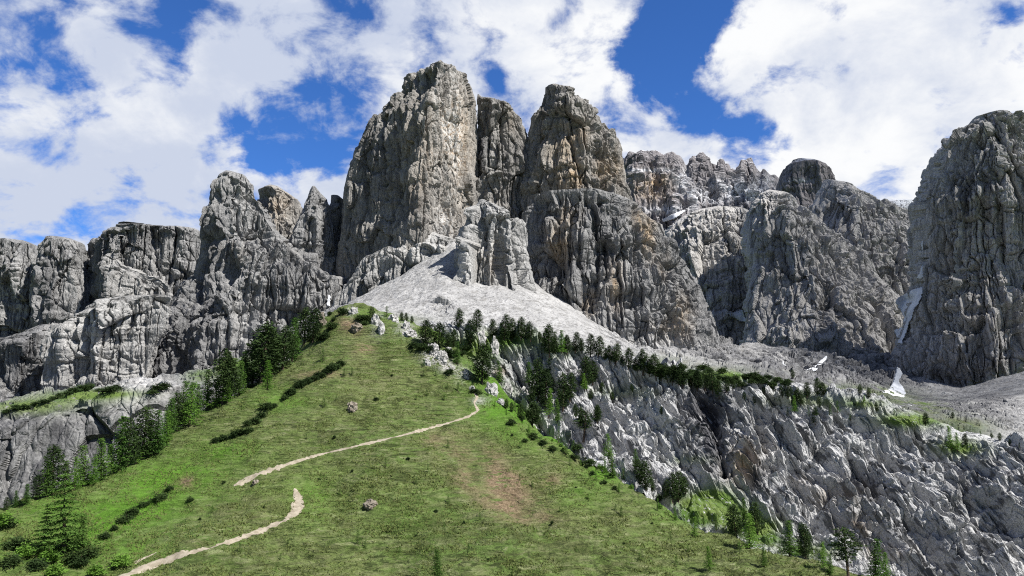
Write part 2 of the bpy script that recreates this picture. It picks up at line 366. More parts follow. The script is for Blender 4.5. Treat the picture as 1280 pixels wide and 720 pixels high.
body('spire_mountain', 'pointed grey and ochre rock spire standing beside the tallest tower',
     [(688,99.5),(681,103),(678,125),(666,141),(661,166),(655,188),(650,206),(646,238),(640,275),(630,360),(620,420)],
     [(692,99.5),(700,102),(709,106),(728,120),(747,138),(758,158),(772,172),(778,190),(783,228),(789,245),(800,330),(805,420)], 890, M_WARM,
     facets=[(-1,0),(-.55,.7),(-.25,.95),(.25,1.),(.7,.6),(1,0)], seed=37, thick=.75, amp=.9, flute=1.0,
     grooves=[([(700,140),(720,200),(745,260)],2.5,5),([(738,185),(742,230)],3,4),([(672,145),(664,220)],2,4),([(735,130),(752,190),(756,250)],2,4)],
     ochre=[(705,225,22,24,.7),(700,180,16,40,.45),(745,215,24,30,.4),(728,170,14,20,.4),(765,215,14,30,.35)], stain=[(740,190,14,16,.6),(680,130,18,25,.4),(765,235,14,14,.6)], pale=[(735,200,6,20,.5)])
body('buttress_mountain', 'broad lower rock wall under the pointed spire with ochre and black streaks',
     [(660,254),(652,262),(648,300),(645,340),(640,400),(630,470)],
     [(782,240),(790,243),(804,258),(826,273),(833,297),(848,315),(865,336),(880,363),(890,395),(898,414),(906,470)], 850, M_GREY,
     facets=[(-1,.3),(-.6,.8),(-.1,.95),(.25,1.),(.5,.8),(1,.0)], seed=41, thick=.55, amp=.95, topz=.5, flute=1.1, steps=((300,5,6),(345,7,5),(395,9,12)),
     grooves=[([(742,255),(748,310),(745,370)],2.5,6),([(792,262),(800,330)],2.5,7),([(757,300),(757,350)],1.8,7),([(840,400),(830,425)],7,9),([(810,270),(850,380)],3,6)],
     ochre=[(702,315,9,26,.9),(705,270,16,14,.5),(770,355,10,26,1.),(738,380,8,14,.9),(805,285,14,30,.8),(850,400,14,26,.7),(830,330,10,20,.4),(690,300,10,20,.4),(820,410,14,12,.4)],
     stain=[(757,325,9,26,1.),(748,280,8,30,.7),(725,330,8,30,.6),(690,340,10,20,.4),(785,370,12,24,.4),(870,370,14,30,.5)],
     pale=[(800,430,50,18,.8),(860,445,40,14,.8),(700,290,30,10,.25)])
body('rib_mountain', 'pale blocky rock rib rising out of the scree below the two towers',
     [(600,246),(592,258),(587,273),(576,300),(566,332),(558,362),(540,420)], [(606,246),(618,252),(634,262),(640,270),(652,273),(656,293),(663,328),(668,357),(676,420)], 742, M_RIB,
     facets=[(-1,0),(-.5,.8),(.0,1.),(.25,.75),(.5,.95),(1,0)], thick=.8, seed=53, amp=.95, flute=.7, block=1.2, taper=.35,
     grooves=[([(624,300),(624,345)],3,7),([(636,272),(641,300),(645,345)],2,6),([(600,290),(590,350)],2,4)],
     ochre=[(610,325,12,24,.4)], stain=[(628,320,6,24,.5)], pale=[(600,290,26,40,.6),(580,340,14,30,.5)])  # dark strip between the lumps paints the shadow there
body('ledge_mountain', 'pale stepped ledges lit by the sun at the foot of the tallest tower',
     [(538,288),(505,299),(478,309),(454,323),(436,350),(420,380),(410,420)], [(545,289),(570,297),(585,315),(590,350),(600,420)], 800, M_RIB,
     facets=[(-1,.3),(-.4,.75),(.3,1.),(.7,.8),(1,.2)], thick=.4, seed=59, amp=.8, flute=.5, block=1.2, ledge=1.6, taper=.1, pale=[(530,305,50,20,.8),(480,335,30,14,.4)], stain=[(455,350,22,20,.4)])
# ---- towers towards the shaded side
body('pinnacle_mountain', 'slim notched rock pinnacle next to the tallest tower',
     [(390,230),(382,246),(370,274),(361,294),(352,330),(345,420)], [(394,230),(403,242),(409,252),(413,262),(420,300),(440,420)], 880, M_GREY,
     facets=[(-1,0),(-.1,.95),(.2,1.),(1,0)], seed=61, thick=.8, amp=.7, grooves=[([(404,245),(402,300)],2,6)], stain=[(405,290,8,40,.5)])
body('notch_mountain', 'small square rock turret wedged beside the tallest tower',
     [(414,247),(412,260),(408,330),(400,420)], [(424,243),(430,248),(434,330),(440,420)], 900, M_GREY, seed=67, thick=.8, amp=.6, stain=[(420,300,12,40,.6)])
body('dome_mountain', 'blunt buff coloured rock head behind the twin summit tower',
     [(332,230),(322,234),(319,260),(315,330),(310,400)], [(348,229),(362,238),(374,246),(376,260),(378,330),(380,400)], 935, M_WARM, seed=71, thick=.8, amp=.8,
     facets=[(-1,0),(-.2,.9),(.4,1.),(1,.1)], ochre=[(350,262,16,20,.5)], pale=[(355,270,16,20,.3)])
body('crag_mountain', 'grey rock tower with a slanting shoulder above the dark lower wall',
     [(281,211),(274,215),(266,232),(260,253),(255,262),(251,288),(248,319),(240,343),(215,366),(180,400),(160,430),(146,478),(125,560)],
     [(289,211),(305,216),(314,229),(321,242),(333,260),(342,281),(352,300),(372,318),(400,335),(430,350),(436,420),(450,560)], 840, M_GREY,
     facets=[(-1,0),(-.45,.6),(-.05,1.),(.05,.98),(.5,.6),(1,.35)], fm=.9, thick=.62, seed=73, amp=.95, taper=.2, flute=1.1,
     grooves=[([(252,300),(248,350),(246,390)],2.5,7),([(345,300),(325,350),(305,420)],3,7),([(380,320),(372,400)],3,6),([(275,380),(268,420)],3,4)],
     stain=[(225,400,40,50,.5),(262,330,12,30,.5),(200,440,40,30,.6),(262,385,14,20,.35)], pale=[(300,260,20,40,.45),(285,345,20,20,.5),(290,395,14,30,.4),(305,420,26,16,.3)], ochre=[(290,320,14,16,.25)])  # dark patches paint shade onto the lower wall
# ---- long flat topped ridge
body('plateau_mountain', 'long flat topped grey rock wall at the far end of the massif',
     [(-110,300),(-130,340),(-150,560)], [(-60,298),(33,298),(47,304),(60,380),(70,560)], 1010, M_GREY, facets=[(-1,.8),(.3,.9),(.8,.8),(1,.3)], thick=.3, seed=79, amp=1., ledge=1.3,
     pale=[(15,360,40,50,.5)], stain=[(35,340,8,40,.5)])
body('pillar_mountain', 'square topped rock pillar in the long grey ridge',
     [(57,296),(50,304),(44,340),(40,400),(30,560)], [(62,295),(90,295),(101,300),(106,330),(112,390),(130,560)], 985, M_GREY, facets=[(-1,0),(-.35,.8),(.1,1.),(.7,.7),(1,0)], thick=.7, seed=83, amp=.8,
     grooves=[([(75,310),(72,370)],2,5)], stain=[(60,350,12,40,.6)], pale=[(88,360,12,40,.4)])
body('bastion_mountain', 'dark sided rock bastion with a level top in the long grey ridge',
     [(148,273),(144,283),(118,290),(105,298),(100,340),(96,400),(90,560)], [(155,273),(167,275),(187,273.5),(208,279),(222,281),(252,283.5),(262,330),(270,400),(290,560)], 1000, M_GREY,
     facets=[(-1,-.1),(-.75,.1),(-.5,.75),(-.1,1.),(.5,.7),(1,.4)], fm=.95, thick=.6, seed=89, amp=1., grooves=[([(150,290),(146,360)],2.5,8),([(190,285),(196,340)],3,7),([(222,290),(215,330),(236,345)],3,7)],
     stain=[(120,340,20,50,.9),(180,310,14,20,.3),(200,300,10,20,.5)], pale=[(215,320,26,26,.4),(175,330,20,20,.3)])  # large dark patch is shade painted on the side away from the sun
body('wedge_mountain', 'pale triangular rock wedge leaning against the bastion',
     [(136,316),(128,322),(126,350),(122,400),(100,540)], [(140,317),(155,332),(178,340),(200,346),(216,358),(225,400),(240,540)], 950, M_RIB,
     facets=[(-1,0),(-.85,.5),(-.5,1.),(.2,.8),(1,.2)], fm=.95, thick=.55, seed=97, amp=.8, taper=.15, stain=[(126,370,7,40,.8)])  # dark strip stands in for shade on the unlit face
body('nose_mountain', 'sunlit pale rock nose under the long grey ridge',
     [(198,366),(158,369.5),(122,377),(98,390),(72,406),(66,430),(58,465),(40,560)], [(204,366),(213,367),(216,372),(210,400),(195,430),(160,560)], 740, M_RIB,
     facets=[(-1,0),(-.85,.75),(-.5,1.),(.1,.85),(.6,.45),(1,.1)], fm=.95, thick=.5, seed=139, amp=.8, taper=.1, ledge=1.2, block=1.2, flute=.6, grooves=[([(140,385),(140,420)],2.5,5),([(170,375),(160,420)],2.5,5)],
     pale=[(120,430,40,40,.6),(165,390,20,16,.5)], stain=[(120,465,30,9,.5)])
body('wall_mountain', 'shaded dark rock wall beside the sunlit pale nose',
     [(50,404),(25,414),(0,420),(-60,430),(-100,560)], [(64,404),(70,412),(72,440),(66,470),(50,560)], 775, M_GREY, facets=[(-1,.0),(.7,1.),(1,.3)], fm=.95, thick=.6, seed=149, amp=.8, stain=[(30,450,50,40,.5)])  # broad dark patch adds painted shade across the wall
# ---- peaks beyond the gorge
SKYL = [(768,214),(775,206),(781,197),(785,193),(788,190),(794,191),(801,186),(806,187),(811,189),(816,186.5),(821,187),(826,191),(830,193),(835,190),(841,189),(846,193),(850,194),(854,199),(857,204),(860,207),(862,198),(866,194),(870,196),(875,192),(878,191),(882,196),(885,197),(888,204),(892,206),(897,209),(899,203),(902,199),(905,205),(909,205),(913,210),(918,212),(922,215),(924,207),(927,200),(932,201),(939,197),(942,204),(945,206),(948,212),(951,214),(954,210),(957,212),(963,218),(970,219),(975,223),(985,222),(1000,228),(1020,236)]
def d_far(P, px, py):
    g = ridged(np.stack([P[..., 0]/75, P[..., 1]/160, P[..., 2]/260], -1), 3, 231)
    r = rock_disp(P, 1.5, 1.7, flute=1.2, ledge=1.6, block=1., seed=233)
    f = sstep(0, 26, py-np.interp(px, [a[0] for a in SKYL], [a[1] for a in SKYL]))
    return (26*(g-.2)*f+r*(.25+.75*f))
loft('summit_mountain', 'distant jagged snow dusted ridge with a reddish banded wall', [
    [(x, y+150, 1950) for x, y in SKYL], [(x, y+62, 2080) for x, y in SKYL], [(x, y+26, 2170) for x, y in SKYL], [(x, y, 2240) for x, y in SKYL], [(x, y+6, 2330) for x, y in SKYL], [(x, y+120, 2700) for x, y in SKYL]],
    460, [50, 60, 60, 8, 8], M_FAR, d_far, cat='mountain', sm=(3, 0), attrs=dict(ochre=[(815,232,24,18,.9)], pale=[(812,213,30,2.5,1.2),(852,222,10,14,.8),(868,240,14,9,.8),(835,262,30,5,1.),(905,232,16,10,.9),(888,250,26,7,.8),(945,243,26,8,1.8),(953,226,12,8,.8),(925,235,8,12,.8)], stain=[(800,198,16,8,.6),(880,205,14,8,.5)]))
body('summit_mountain', 'distant bald dome between the pyramid peak and the slanting peak',
     [(990,197),(981,203),(972,220),(960,300)], [(1006,195),(1020,199),(1032,207),(1042,218),(1060,300)], 1900, M_FAR, sc=2., amp=1.3, seed=109, thick=.7, pale=[(1000,226,14,3,.9)], flute=.5)
body('flank_mountain', 'rounded dark grey rock flank behind the broad streaked wall',
     [(880,249),(866,254),(848,268),(836,282),(828,320),(820,470)], [(900,248),(925,249),(945,250),(956,262),(960,330),(965,470)], 1420, M_DARK, sc=1.6, amp=1.25, seed=113, thick=.6,
     facets=[(-1,.2),(-.3,1.),(.3,.8),(.5,.95),(1,.2)], grooves=[([(880,300),(878,350)],4,8)], pale=[(840,275,14,4,1.)], lean=.35)
body('pyramid_mountain', 'dark pyramid shaped rock peak with slanting ledges behind the gorge',
     [(976,219),(962,226),(951,240),(945,278),(940,303),(943,323),(934,368),(928,400),(915,480)], [(982,219),(1004,226),(1020,250),(1040,268),(1065,291),(1089,323),(1109,360),(1128,382),(1135,420),(1150,500)], 1240, M_DARK,
     sc=1.5, amp=1.2, seed=127, thick=.6, facets=[(-1,0),(-.75,.6),(-.35,1.),(.3,.75),(1,.2)], grooves=[([(955,270),(950,340)],4,8),([(1000,240),(1060,310),(1100,380)],4,6),([(1030,385),(1028,415)],7,6)],
     stain=[(1030,390,12,26,1.),(975,330,12,20,.4),(1010,350,60,10,.3)], lean=.4)
body('slanting_mountain', 'dark slanting rock peak between the pyramid peak and the snowy gorge',
     [(1046,210),(1040,221),(1024,250),(1015,330),(1010,460)], [(1056,209),(1077,215),(1097,230),(1109,244),(1134,254),(1160,262),(1185,300),(1190,460)], 1380, M_DARK, sc=1.6, amp=1.25, seed=131, thick=.6,
     facets=[(-1,.1),(-.5,1.),(.3,.75),(1,.3)], grooves=[([(1070,230),(1110,300),(1150,350)],4,7)], stain=[(1110,345,30,14,.6),(1085,300,20,30,.3)], lean=.35)
body('sentinel_mountain', 'huge dark rock tower with a ragged blocky summit guarding the snowy gorge',
     [(1235,134),(1219,138),(1207,154),(1187,169),(1178,193),(1166,222),(1158,240),(1156,282),(1155,323),(1154,356),(1142,388),(1135,420),(1128,450),(1122,505),(1115,560)],
     [(1258,134),(1268,144),(1278,157),(1295,190),(1320,260),(1345,340),(1370,420),(1390,520),(1400,560)], 960, M_DARK,
     facets=[(-1,0),(-.75,.55),(-.35,.95),(0,1.),(.5,.8),(1,.1)], seed=137, thick=.65, amp=1.25, flute=1.1, block=1.2, grooves=[([(1215,200),(1205,300),(1200,330)],3,5),([(1240,180),(1255,330)],3,5),([(1180,250),(1190,330)],3,4)],
     steps=((410,8,10),), stain=[(1190,470,40,16,1.),(1200,240,16,40,.6),(1240,250,14,50,.5),(1170,330,10,40,.4),(1240,455,50,14,.6)], ochre=[(1235,360,40,60,.22),(1185,350,10,40,.2)], pale=[(1235,160,30,20,.12)])
body('saddle_mountain', 'snow covered saddle on the skyline beside the dark rock tower', [(1114,245),(1104,248),(1080,262),(1060,330)], [(1119,245.5),(1140,249),(1158,251),(1172,256),(1190,330)], 1750, M_FAR, sc=1.5, amp=.4, seed=143, thick=.5,
     pale=[(1135,252,40,12,2.)], flute=.3, block=.3)
# ---- slabs under the long ridge, with a lower cliff and a grassy ledge
def d_slab(P, px, py):
    b = sstep(470, 500, py)
    return rock_disp(P, .7, 1.1, flute=.5, ledge=.6, seed=151)*(1-.55*sstep(560, 300, P[..., 1])*0)*np.where(P[..., 1] > 400, .55, .6)
loft('slab_terrain', 'tilted grey slabs and shaded lower cliff beneath the long ridge', [
    [(-160,700,290),(0,665,290),(90,640,290),(150,600,292),(250,545,295),(330,500,300),(440,440,310)],
    [(-160,545,308),(0,530,304),(60,510,304),(110,500,306),(190,488,314),(250,482,335),(330,457,350),(440,412,370)],
    [(-160,518,400),(0,509,400),(90,490,400),(190,481,410),(260,460,415),(310,443,430),(400,398,450),(440,384,470)],
    [(-160,540,600),(0,535,600),(60,520,600),(120,510,600),(170,505,600),(230,490,600),(310,465,600),(440,420,600)],
    [(-160,560,1000),(0,555,1000),(60,540,1000),(110,530,1000),(170,525,1000),(230,510,1000),(310,480,1000),(440,440,1000)]],
    520, [200, 70, 20, 10], M_GREY, d_slab, attrs=dict(
        green=[(30,508,60,9,1.),(100,496,60,9,.9),(290,455,34,12,1.2),(340,430,30,14,1.),(250,470,20,8,.8),(130,492,50,5,.8)],
        pale=[(150,495,40,10,1.),(190,480,30,10,1.),(110,420,50,40,.6),(30,390,40,50,.45),(60,470,30,20,.4),(95,460,14,26,.6),(120,510,40,20,.5)],
        stain=[(20,570,70,60,1.),(110,560,50,40,.9),(60,530,40,20,.7)]), sm=(5, 8))  # dark patches put shade into the lower cliff's colour
# ---- scree fans and the bench below the towers
def d_scree(P, px, py):
    rub = blobs(px, py, [(830,425,60,25,1.),(900,430,40,25,.8),(1060,465,90,24,1.2),(1220,525,70,22,.5),(552,384,10,8,1.2),(1000,450,60,20,.6)])
    runs = ridged(np.stack([P[..., 0]/9, P[..., 1]/60, 0*px], -1), 2, 161)*.35
    return .9*fbm(P/16, 4, 163)+.35*fbm(P/3., 3, 165)+runs+np.clip(rub, 0, 1)*rock_disp(P, .8, .8, flute=.3, seed=167)
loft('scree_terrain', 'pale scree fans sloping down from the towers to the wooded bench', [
    [(430,425,225),(520,430,228),(600,436,230),(700,446,232),(800,468,236),(900,488,240),(960,498,240),(1050,512,236),(1140,535,230),(1210,560,225),(1290,582,218),(1400,600,212)],
    [(430,402,330),(520,409,330),(600,415,330),(700,424,330),(800,445,330),(900,462,330),(960,469,335),(1050,493,340),(1100,506,330),(1140,515,320),(1210,537,300),(1290,566,290),(1400,590,285)],
    [(430,392,620),(520,400,610),(600,408,600),(700,420,600),(800,443,620),(900,456,640),(960,462,660),(1050,480,640),(1100,500,600),(1140,508,560),(1210,522,520),(1290,552,480),(1400,580,460)],
    [(436,388,690),(500,360,715),(552,336,735),(600,362,700),(625,348,735),(660,360,735),(740,402,760),(800,441,760),(880,440,800),(960,445,880),(1050,460,900),(1140,498,820),(1200,497,800),(1290,474,790),(1400,440,780)],
    [(436,378,760),(500,345,765),(568,300,790),(600,350,770),(625,338,800),(660,350,800),(740,390,830),(800,425,830),(880,424,900),(940,428,1000),(1050,445,1000),(1110,440,1100),(1200,485,900),(1290,462,850),(1400,425,830)]],
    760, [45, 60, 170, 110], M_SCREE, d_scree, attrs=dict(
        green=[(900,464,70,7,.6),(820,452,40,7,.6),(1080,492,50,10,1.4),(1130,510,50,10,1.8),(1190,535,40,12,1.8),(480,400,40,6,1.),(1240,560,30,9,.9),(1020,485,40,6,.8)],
        stain=[(1050,470,70,20,.9),(1120,470,40,30,.7),(860,420,40,20,.2),(980,450,40,20,.5),(1160,505,50,9,.9),(1240,505,40,20,.5),(1200,520,70,26,.6),(1250,490,60,20,.4),(1100,440,60,30,.5),(910,425,50,20,.6),(960,440,40,14,.5),(1000,466,90,20,.8),(900,442,60,16,.4)]), sm=(4, 10))  # darker rubble patches over the bench
# ---- slabby cliff across the gully
def d_cliff(P, px, py):
    f = sstep(400, 430, py)*sstep(-3, 8, P[..., 2]*0+py-(np.interp(px, [540,620,700,780,860,920,980,1060,1140,1200,1280,1340], [405,417,432,457,477,482,490,503,525,562,566,578])-6))
    a = rock_disp(P, .25, .36, flute=2.8, tilt=.5, ledge=.25, block=.45, ysq=.4, seed=171)
    big = 1.5*fbm(P/22, 2, 173)+1.0*(ridged(np.stack([(P[..., 0]*.88+P[..., 2]*.48)/9, P[..., 1]/70, (P[..., 2]*.88-P[..., 0]*.48)/60], -1), 2, 175)-.3)
    X = P[..., 0]*.88+P[..., 2]*.48; Zr = P[..., 2]*.88-P[..., 0]*.48
    W = 1.2*fbm(P/5., 3, 181)
    s1 = ridged(np.stack([(X+W)/1.7, P[..., 1]/6, (Zr+W)/9], -1), 3, 183); s2 = sstep(.78, .97, 1-np.abs(vn(np.stack([(X+W*.7)/2.6, P[..., 1]/9, (Zr-W)/13], -1), 185)))
    ee, cc, tt = voro(np.stack([(X+W)/3.2, P[..., 1]/4., (Zr+W)/5.5], -1), 187)
    rough = .32*s1-1.1*s2+1.1*(cc-.5)+1.5*tt-.6*np.exp(-(ee/.07)**2)+.2*fbm(P/.9, 2, 189); rough = rough*.72
    over = -2.2*sstep(.25, .75, vn(np.stack([X/16, P[..., 1]/30, Zr/7+.4*X/16], -1), 191))        # overhung bands
    turf = np.clip(blobs(px, py, [(890,630,34,20,1.2),(925,652,24,16,1.2),(955,672,20,10,1.),(620,490,24,14,.6),(1140,525,50,10,.7),(1200,560,30,10,.6)]), 0, 1)
    return (a+big+rough+over)*(.25+.75*f)*(1-.75*turf)+.3*turf*fbm(P/3, 3, 195)
KROWS = [
    [(520,470,215),(600,520,208),(660,560,195),(720,600,186),(790,640,176),(870,680,165),(960,715,156),(1060,750,150),(1180,785,146),(1330,810,142)],
    [(545,440,226),(620,470,218),(680,515,208),(740,555,200),(800,592,194),(870,620,190),(940,655,182),(1020,690,174),(1100,722,168),(1200,745,164),(1330,765,160)],
    [(545,425,229),(630,445,224),(700,475,217),(780,520,210),(860,555,203),(940,585,196),(1020,620,189),(1100,650,183),(1200,690,176),(1330,715,170)],
    [(540,409,233),(620,420,230),(700,435,226),(780,459,223),(860,479,220),(920,484,218),(980,492,215),(1060,507,211),(1100,517,208),(1140,529,205),(1200,564,198),(1240,563,196),(1290,570,192),(1340,580,188)],
    [(530,406,250),(620,412,250),(700,424,252),(780,444,256),(860,462,260),(920,468,262),(980,479,262),(1060,495,258),(1100,507,253),(1140,517,248),(1200,537,240),(1280,560,228),(1340,572,222)]]
loft('cliff_terrain', 'slanting pale limestone cliff streaked black across the grassy gully', KROWS, 1150, [70, 170, 260, 60], M_SLAB, d_cliff, sm=(14, 16),
    grooves=[([(862,478),(880,530),(905,590)],9,3.6),([(882,490),(900,560)],6,3.),([(945,520),(960,600)],5,2.),([(1060,600),(1010,650),(1030,690)],7,2.5),([(1080,560),(1095,640)],4,2.),([(1195,590),(1215,640)],5,3.)],
    attrs=dict(ochre=[(935,570,22,20,.6),(920,590,18,18,.5),(1040,620,34,14,.5),(1075,655,26,12,.4),(1000,600,16,8,.7),(975,560,14,8,.6),(625,465,8,8,.8),(1110,690,40,14,.3)],
        stain=[(868,510,14,40,.9),(885,540,14,46,.9),(900,575,14,36,.8),(905,510,16,24,.7),(960,545,20,20,.6),(945,590,14,30,.6),(1080,620,30,26,.5),(1200,610,26,26,.7),(1180,660,40,40,.4),(990,530,30,26,.35),(1020,600,26,12,.5),(740,470,30,10,.4),(850,510,10,30,.5)],  # dark patches around the overhang are painted shade
        pale=[(1060,515,24,12,1.),(800,540,60,40,.4),(700,530,30,20,.5),(830,600,40,16,.5),(960,640,30,16,.5),(760,480,30,20,.4),(1220,540,30,14,.4)],
        green=[(900,470,60,9,1.2),(640,425,60,12,.9),(1010,500,50,9,.7),(890,630,28,17,2.5),(925,652,22,14,2.2),(955,672,20,10,1.6),(870,645,20,12,1.6),(780,490,40,8,.5),(840,625,20,10,.7),(960,655,20,8,.8),(620,490,24,14,.9),(660,520,20,16,.9),(860,575,24,6,.5),(700,440,30,8,.6),(1140,525,50,10,1.3),(1200,560,30,10,1.2),(1080,505,30,6,.9),(590,440,40,18,1.),(1010,690,40,10,1.)]))
# ------------------------------------------------------------------ the grassy hill (height field through ground points)
ctl = []
def cp(px, py, d): x, y, z = unproj(px, py, d); ctl.append((float(x), float(y), float(z)))
for a in [(440,384,232),(480,388,230),(520,402,226),(560,428,216),(600,468,201),(620,493,194),(660,533,182),(700,561,172),(760,599,160),(862,650,145),(921,686,132),(990,699,124),(1066,720,116),(1150,750,108),
          (405,402,226),(330,474,193),(260,508,180),(200,552,165),(130,594,151),(60,620,142),(0,640,136),
          (440,430,206),(440,480,186),(440,520,171),(440,560,157),(440,600,146),(440,640,136),(440,680,126),
          (330,520,170),(330,560,158),(330,620,142),(330,680,126),(200,610,145),(200,660,132),(80,680,126),(60,650,133),
          (540,470,194),(540,515,179),(560,560,160),(560,620,143),(560,680,127),(600,514,182),(660,580,162),(660,640,140),(660,690,126),(760,640,144),(760,690,129),(860,690,130),(900,715,122),
          (0,720,110),(200,720,114),(400,720,116),(640,720,117),(850,722,119),(0,790,95),(300,790,98),(640,790,99),(950,790,100),(1280,800,100)]: cp(*a)
ctl += [(0,0,-2.2),(0,18,-8),(0,50,-20),(-60,20,-9),(60,20,-9),(-60,60,-20),(60,60,-20),(-150,0,-20),(150,0,-20),(-110,90,-24),(110,90,-30),(170,90,-36),(0,-60,2),(-150,-60,0),(150,-60,0)]
# far sides of the hill fall away
for a in [(475,395,262),(430,398,262),(540,430,248),(400,425,250),(330,500,222),(255,545,212),(190,592,198),(120,640,182),(0,690,165),(-120,730,150),(-100,660,130),
          (620,490,226),(672,548,206),(720,585,194),(780,622,184),(865,662,168),(955,705,156),(1040,738,146),(1200,770,150),(1300,770,155)]: cp(*a)
ctl += [(-140,260,-30),(0,310,8),(150,250,-28),(-60,300,5),(230,180,-50),(150,305,-25),(230,300,-50),(200,250,-45),(100,230,-20),(100,290,-12),(-230,200,-48),(-230,100,-40),(230,100,-40),(60,300,-2)]
ctl = np.array(ctl)
def tps(r2): return np.where(r2 > 0, .5*r2*np.log(np.maximum(r2, 1e-9)), 0)
nC = len(ctl); A = np.zeros((nC+3, nC+3)); XY = ctl[:, :2]/100
A[:nC, :nC] = tps(((XY[:, None]-XY[None])**2).sum(-1))+np.eye(nC)*2e-4
A[:nC, nC] = 1; A[:nC, nC+1:] = XY; A[nC, :nC] = 1; A[nC+1:, :nC] = XY.T
SOL = np.linalg.solve(A, np.concatenate([ctl[:, 2], [0, 0, 0]]))
GX = np.arange(-230, 232, .62); GY = np.arange(-60, 312, .62)
def base_h(x, y):
    sh = x.shape; q = np.stack([x.ravel(), y.ravel()], -1)/100; out = np.empty(len(q))
    for i in range(0, len(q), 60000):
        b = q[i:i+60000]; out[i:i+60000] = tps(((b[:, None]-XY[None])**2).sum(-1))@SOL[:nC]+SOL[nC]+b@SOL[nC+1:]
    return out.reshape(sh)
cx_, cy_ = np.meshgrid(np.arange(-230, 236, 4.), np.arange(-60, 320, 4.)); HC = base_h(cx_, cy_)
gx, gy = np.meshgrid(GX, GY)
def bil(H, x0, y0, st, x, y):
    u = np.clip((x-x0)/st, 0, H.shape[1]-1.001); v = np.clip((y-y0)/st, 0, H.shape[0]-1.001)
    i, j = u.astype(int), v.astype(int); a, b = u-i, v-j
    return H[j, i]*(1-a)*(1-b)+H[j, i+1]*a*(1-b)+H[j+1, i]*(1-a)*b+H[j+1, i+1]*a*b
def bicub(H, x0, y0, st, x, y):
    u = np.clip((x-x0)/st, 1, H.shape[1]-3.001); v = np.clip((y-y0)/st, 1, H.shape[0]-3.001)
    i, j = u.astype(int), v.astype(int); a, b = u-i, v-j
    def w(t): return [-.5*t+t*t-.5*t**3, 1-2.5*t*t+1.5*t**3, .5*t+2*t*t-1.5*t**3, -.5*t*t+.5*t**3]
    wa, wb = w(a), w(b); r = 0
    for q in range(4):
        for p in range(4): r = r+H[j+q-1, i+p-1]*wa[p]*wb[q]
    return r
gz = bicub(HC, -230, -60, 4., gx, gy)
P = np.stack([gx, gy, gz], -1); px, py = proj(P)
PATH_A = [(590,486,0.2),(597,497,0.66),(592,503,0.66),(598,513,0.73),(585,521,0.73),(560,529,0.73),(530,537,0.79),(500,545,0.79),(470,552,0.79),(440,559,0.79),(400,568,0.79),(370,577,0.86),(345,585,0.92),(325,592,1.19),(306,600,1.45),(300,603,1.0),(292,607,.3)]
PATH_B = [(369,611,0.3),(371,618,1.19),(374,627,1.58),(369,641,1.45),(357,650,1.12),(335,660,0.99),(300,673,0.99),(265,684,0.99),(230,693,1.06),(200,702,1.32),(180,710,1.52),(150,722,1.58),(110,740,1.58)]
pd = np.minimum(seg_dist(px, py, [p[:2] for p in PATH_A]), seg_dist(px, py, [p[:2] for p in PATH_B]))
flat = sstep(2., 8., pd)
terr = vn(np.stack([gx/14, gy/14, (gz+1.2*fbm(P/9, 3, 203))/.8], -1), 205)      # cow-trod terracettes
bumpy = .55*fbm(P/11, 3, 201)+.9*fbm(P/26, 2, 209)+flat*(.20*np.clip(terr*2.2, -1, 1)*2.2+.42*fbm(P/2.2, 3, 207)+.45*fbm(P/5., 3, 213))
soil = blobs(px, py, [(600,585,34,22,.9),(640,620,30,18,.8),(670,640,24,10,.7),(575,560,20,14,.5)])
def fold(pts, wd, h): return h*np.exp(-(seg_dist(px, py, pts)/wd)**2)
P[..., 2] += bumpy-soil*.5+fold([(405,590),(440,650),(520,725)], 34, -1.7)+fold([(380,600),(330,640),(230,690)], 24, .9)+fold([(545,540),(600,590),(680,655)], 17, -1.3)+fold([(625,530),(700,600),(800,690)], 26, 1.2)+fold([(470,600),(500,640),(560,690)], 26, 1.0)+fold([(300,520),(220,590),(100,650)], 20, -1.2)+fold([(430,440),(380,520),(330,570)], 26, .9)+fold([(760,660),(850,700)], 22, -1.2)
scar = [(445,410,12,10,.9),(455,435,14,8,.6),(395,468,30,5,.6),(235,603,12,8,.9),(580,566,28,13,1.6),(598,590,24,20,1.8),(625,605,28,16,1.5),(642,630,32,15,1.5),(668,646,30,8,1.5),(690,600,14,10,.6),(545,548,14,8,.6),(190,688,10,8,.7),(240,680,14,6,.6),(415,468,14,4,.5),(570,545,16,10,.5),(430,400,10,12,.5),(720,575,22,6,.4),(1000,700,20,6,.3),(465,470,40,20,.15),(300,640,60,20,.12)]
scrub = [(510,630,50,16,.8),(550,655,40,14,.9),(480,600,40,14,.6),(290,545,40,10,.8),(420,540,50,14,.5),(660,570,26,10,.8),(690,620,30,14,.7),(920,700,60,16,.9),(860,690,40,10,.6),(170,650,40,12,.8),(400,490,40,16,.4),(340,640,40,12,.5),(420,690,30,16,.5),(560,500,50,8,.4),(740,650,40,14,.5)]
lush = [(210,600,70,26,1.),(130,640,90,22,.9),(280,560,50,16,.7),(60,680,80,40,.6),(640,520,40,24,.9),(700,550,40,16,.9),(610,470,30,30,.8),(760,590,30,12,.8),(350,500,40,14,.5),(500,640,60,30,.3),(560,420,40,14,.6),(720,620,40,20,.4),(180,690,60,14,.6),(860,640,40,14,.8),(480,395,50,10,.5),(400,625,50,40,.35)]
pale = [(470,412,8,9,1.),(475,395,7,5,1.),(505,410,10,9,.9),(545,445,16,8,1.),(580,470,10,9,.9),(600,500,10,5,.8),(530,425,10,6,.7),(437,390,6,6,.7),(560,460,10,6,.8)]
px, py = proj(P); nn = .6+.7*fbm(P/9, 3, 211)
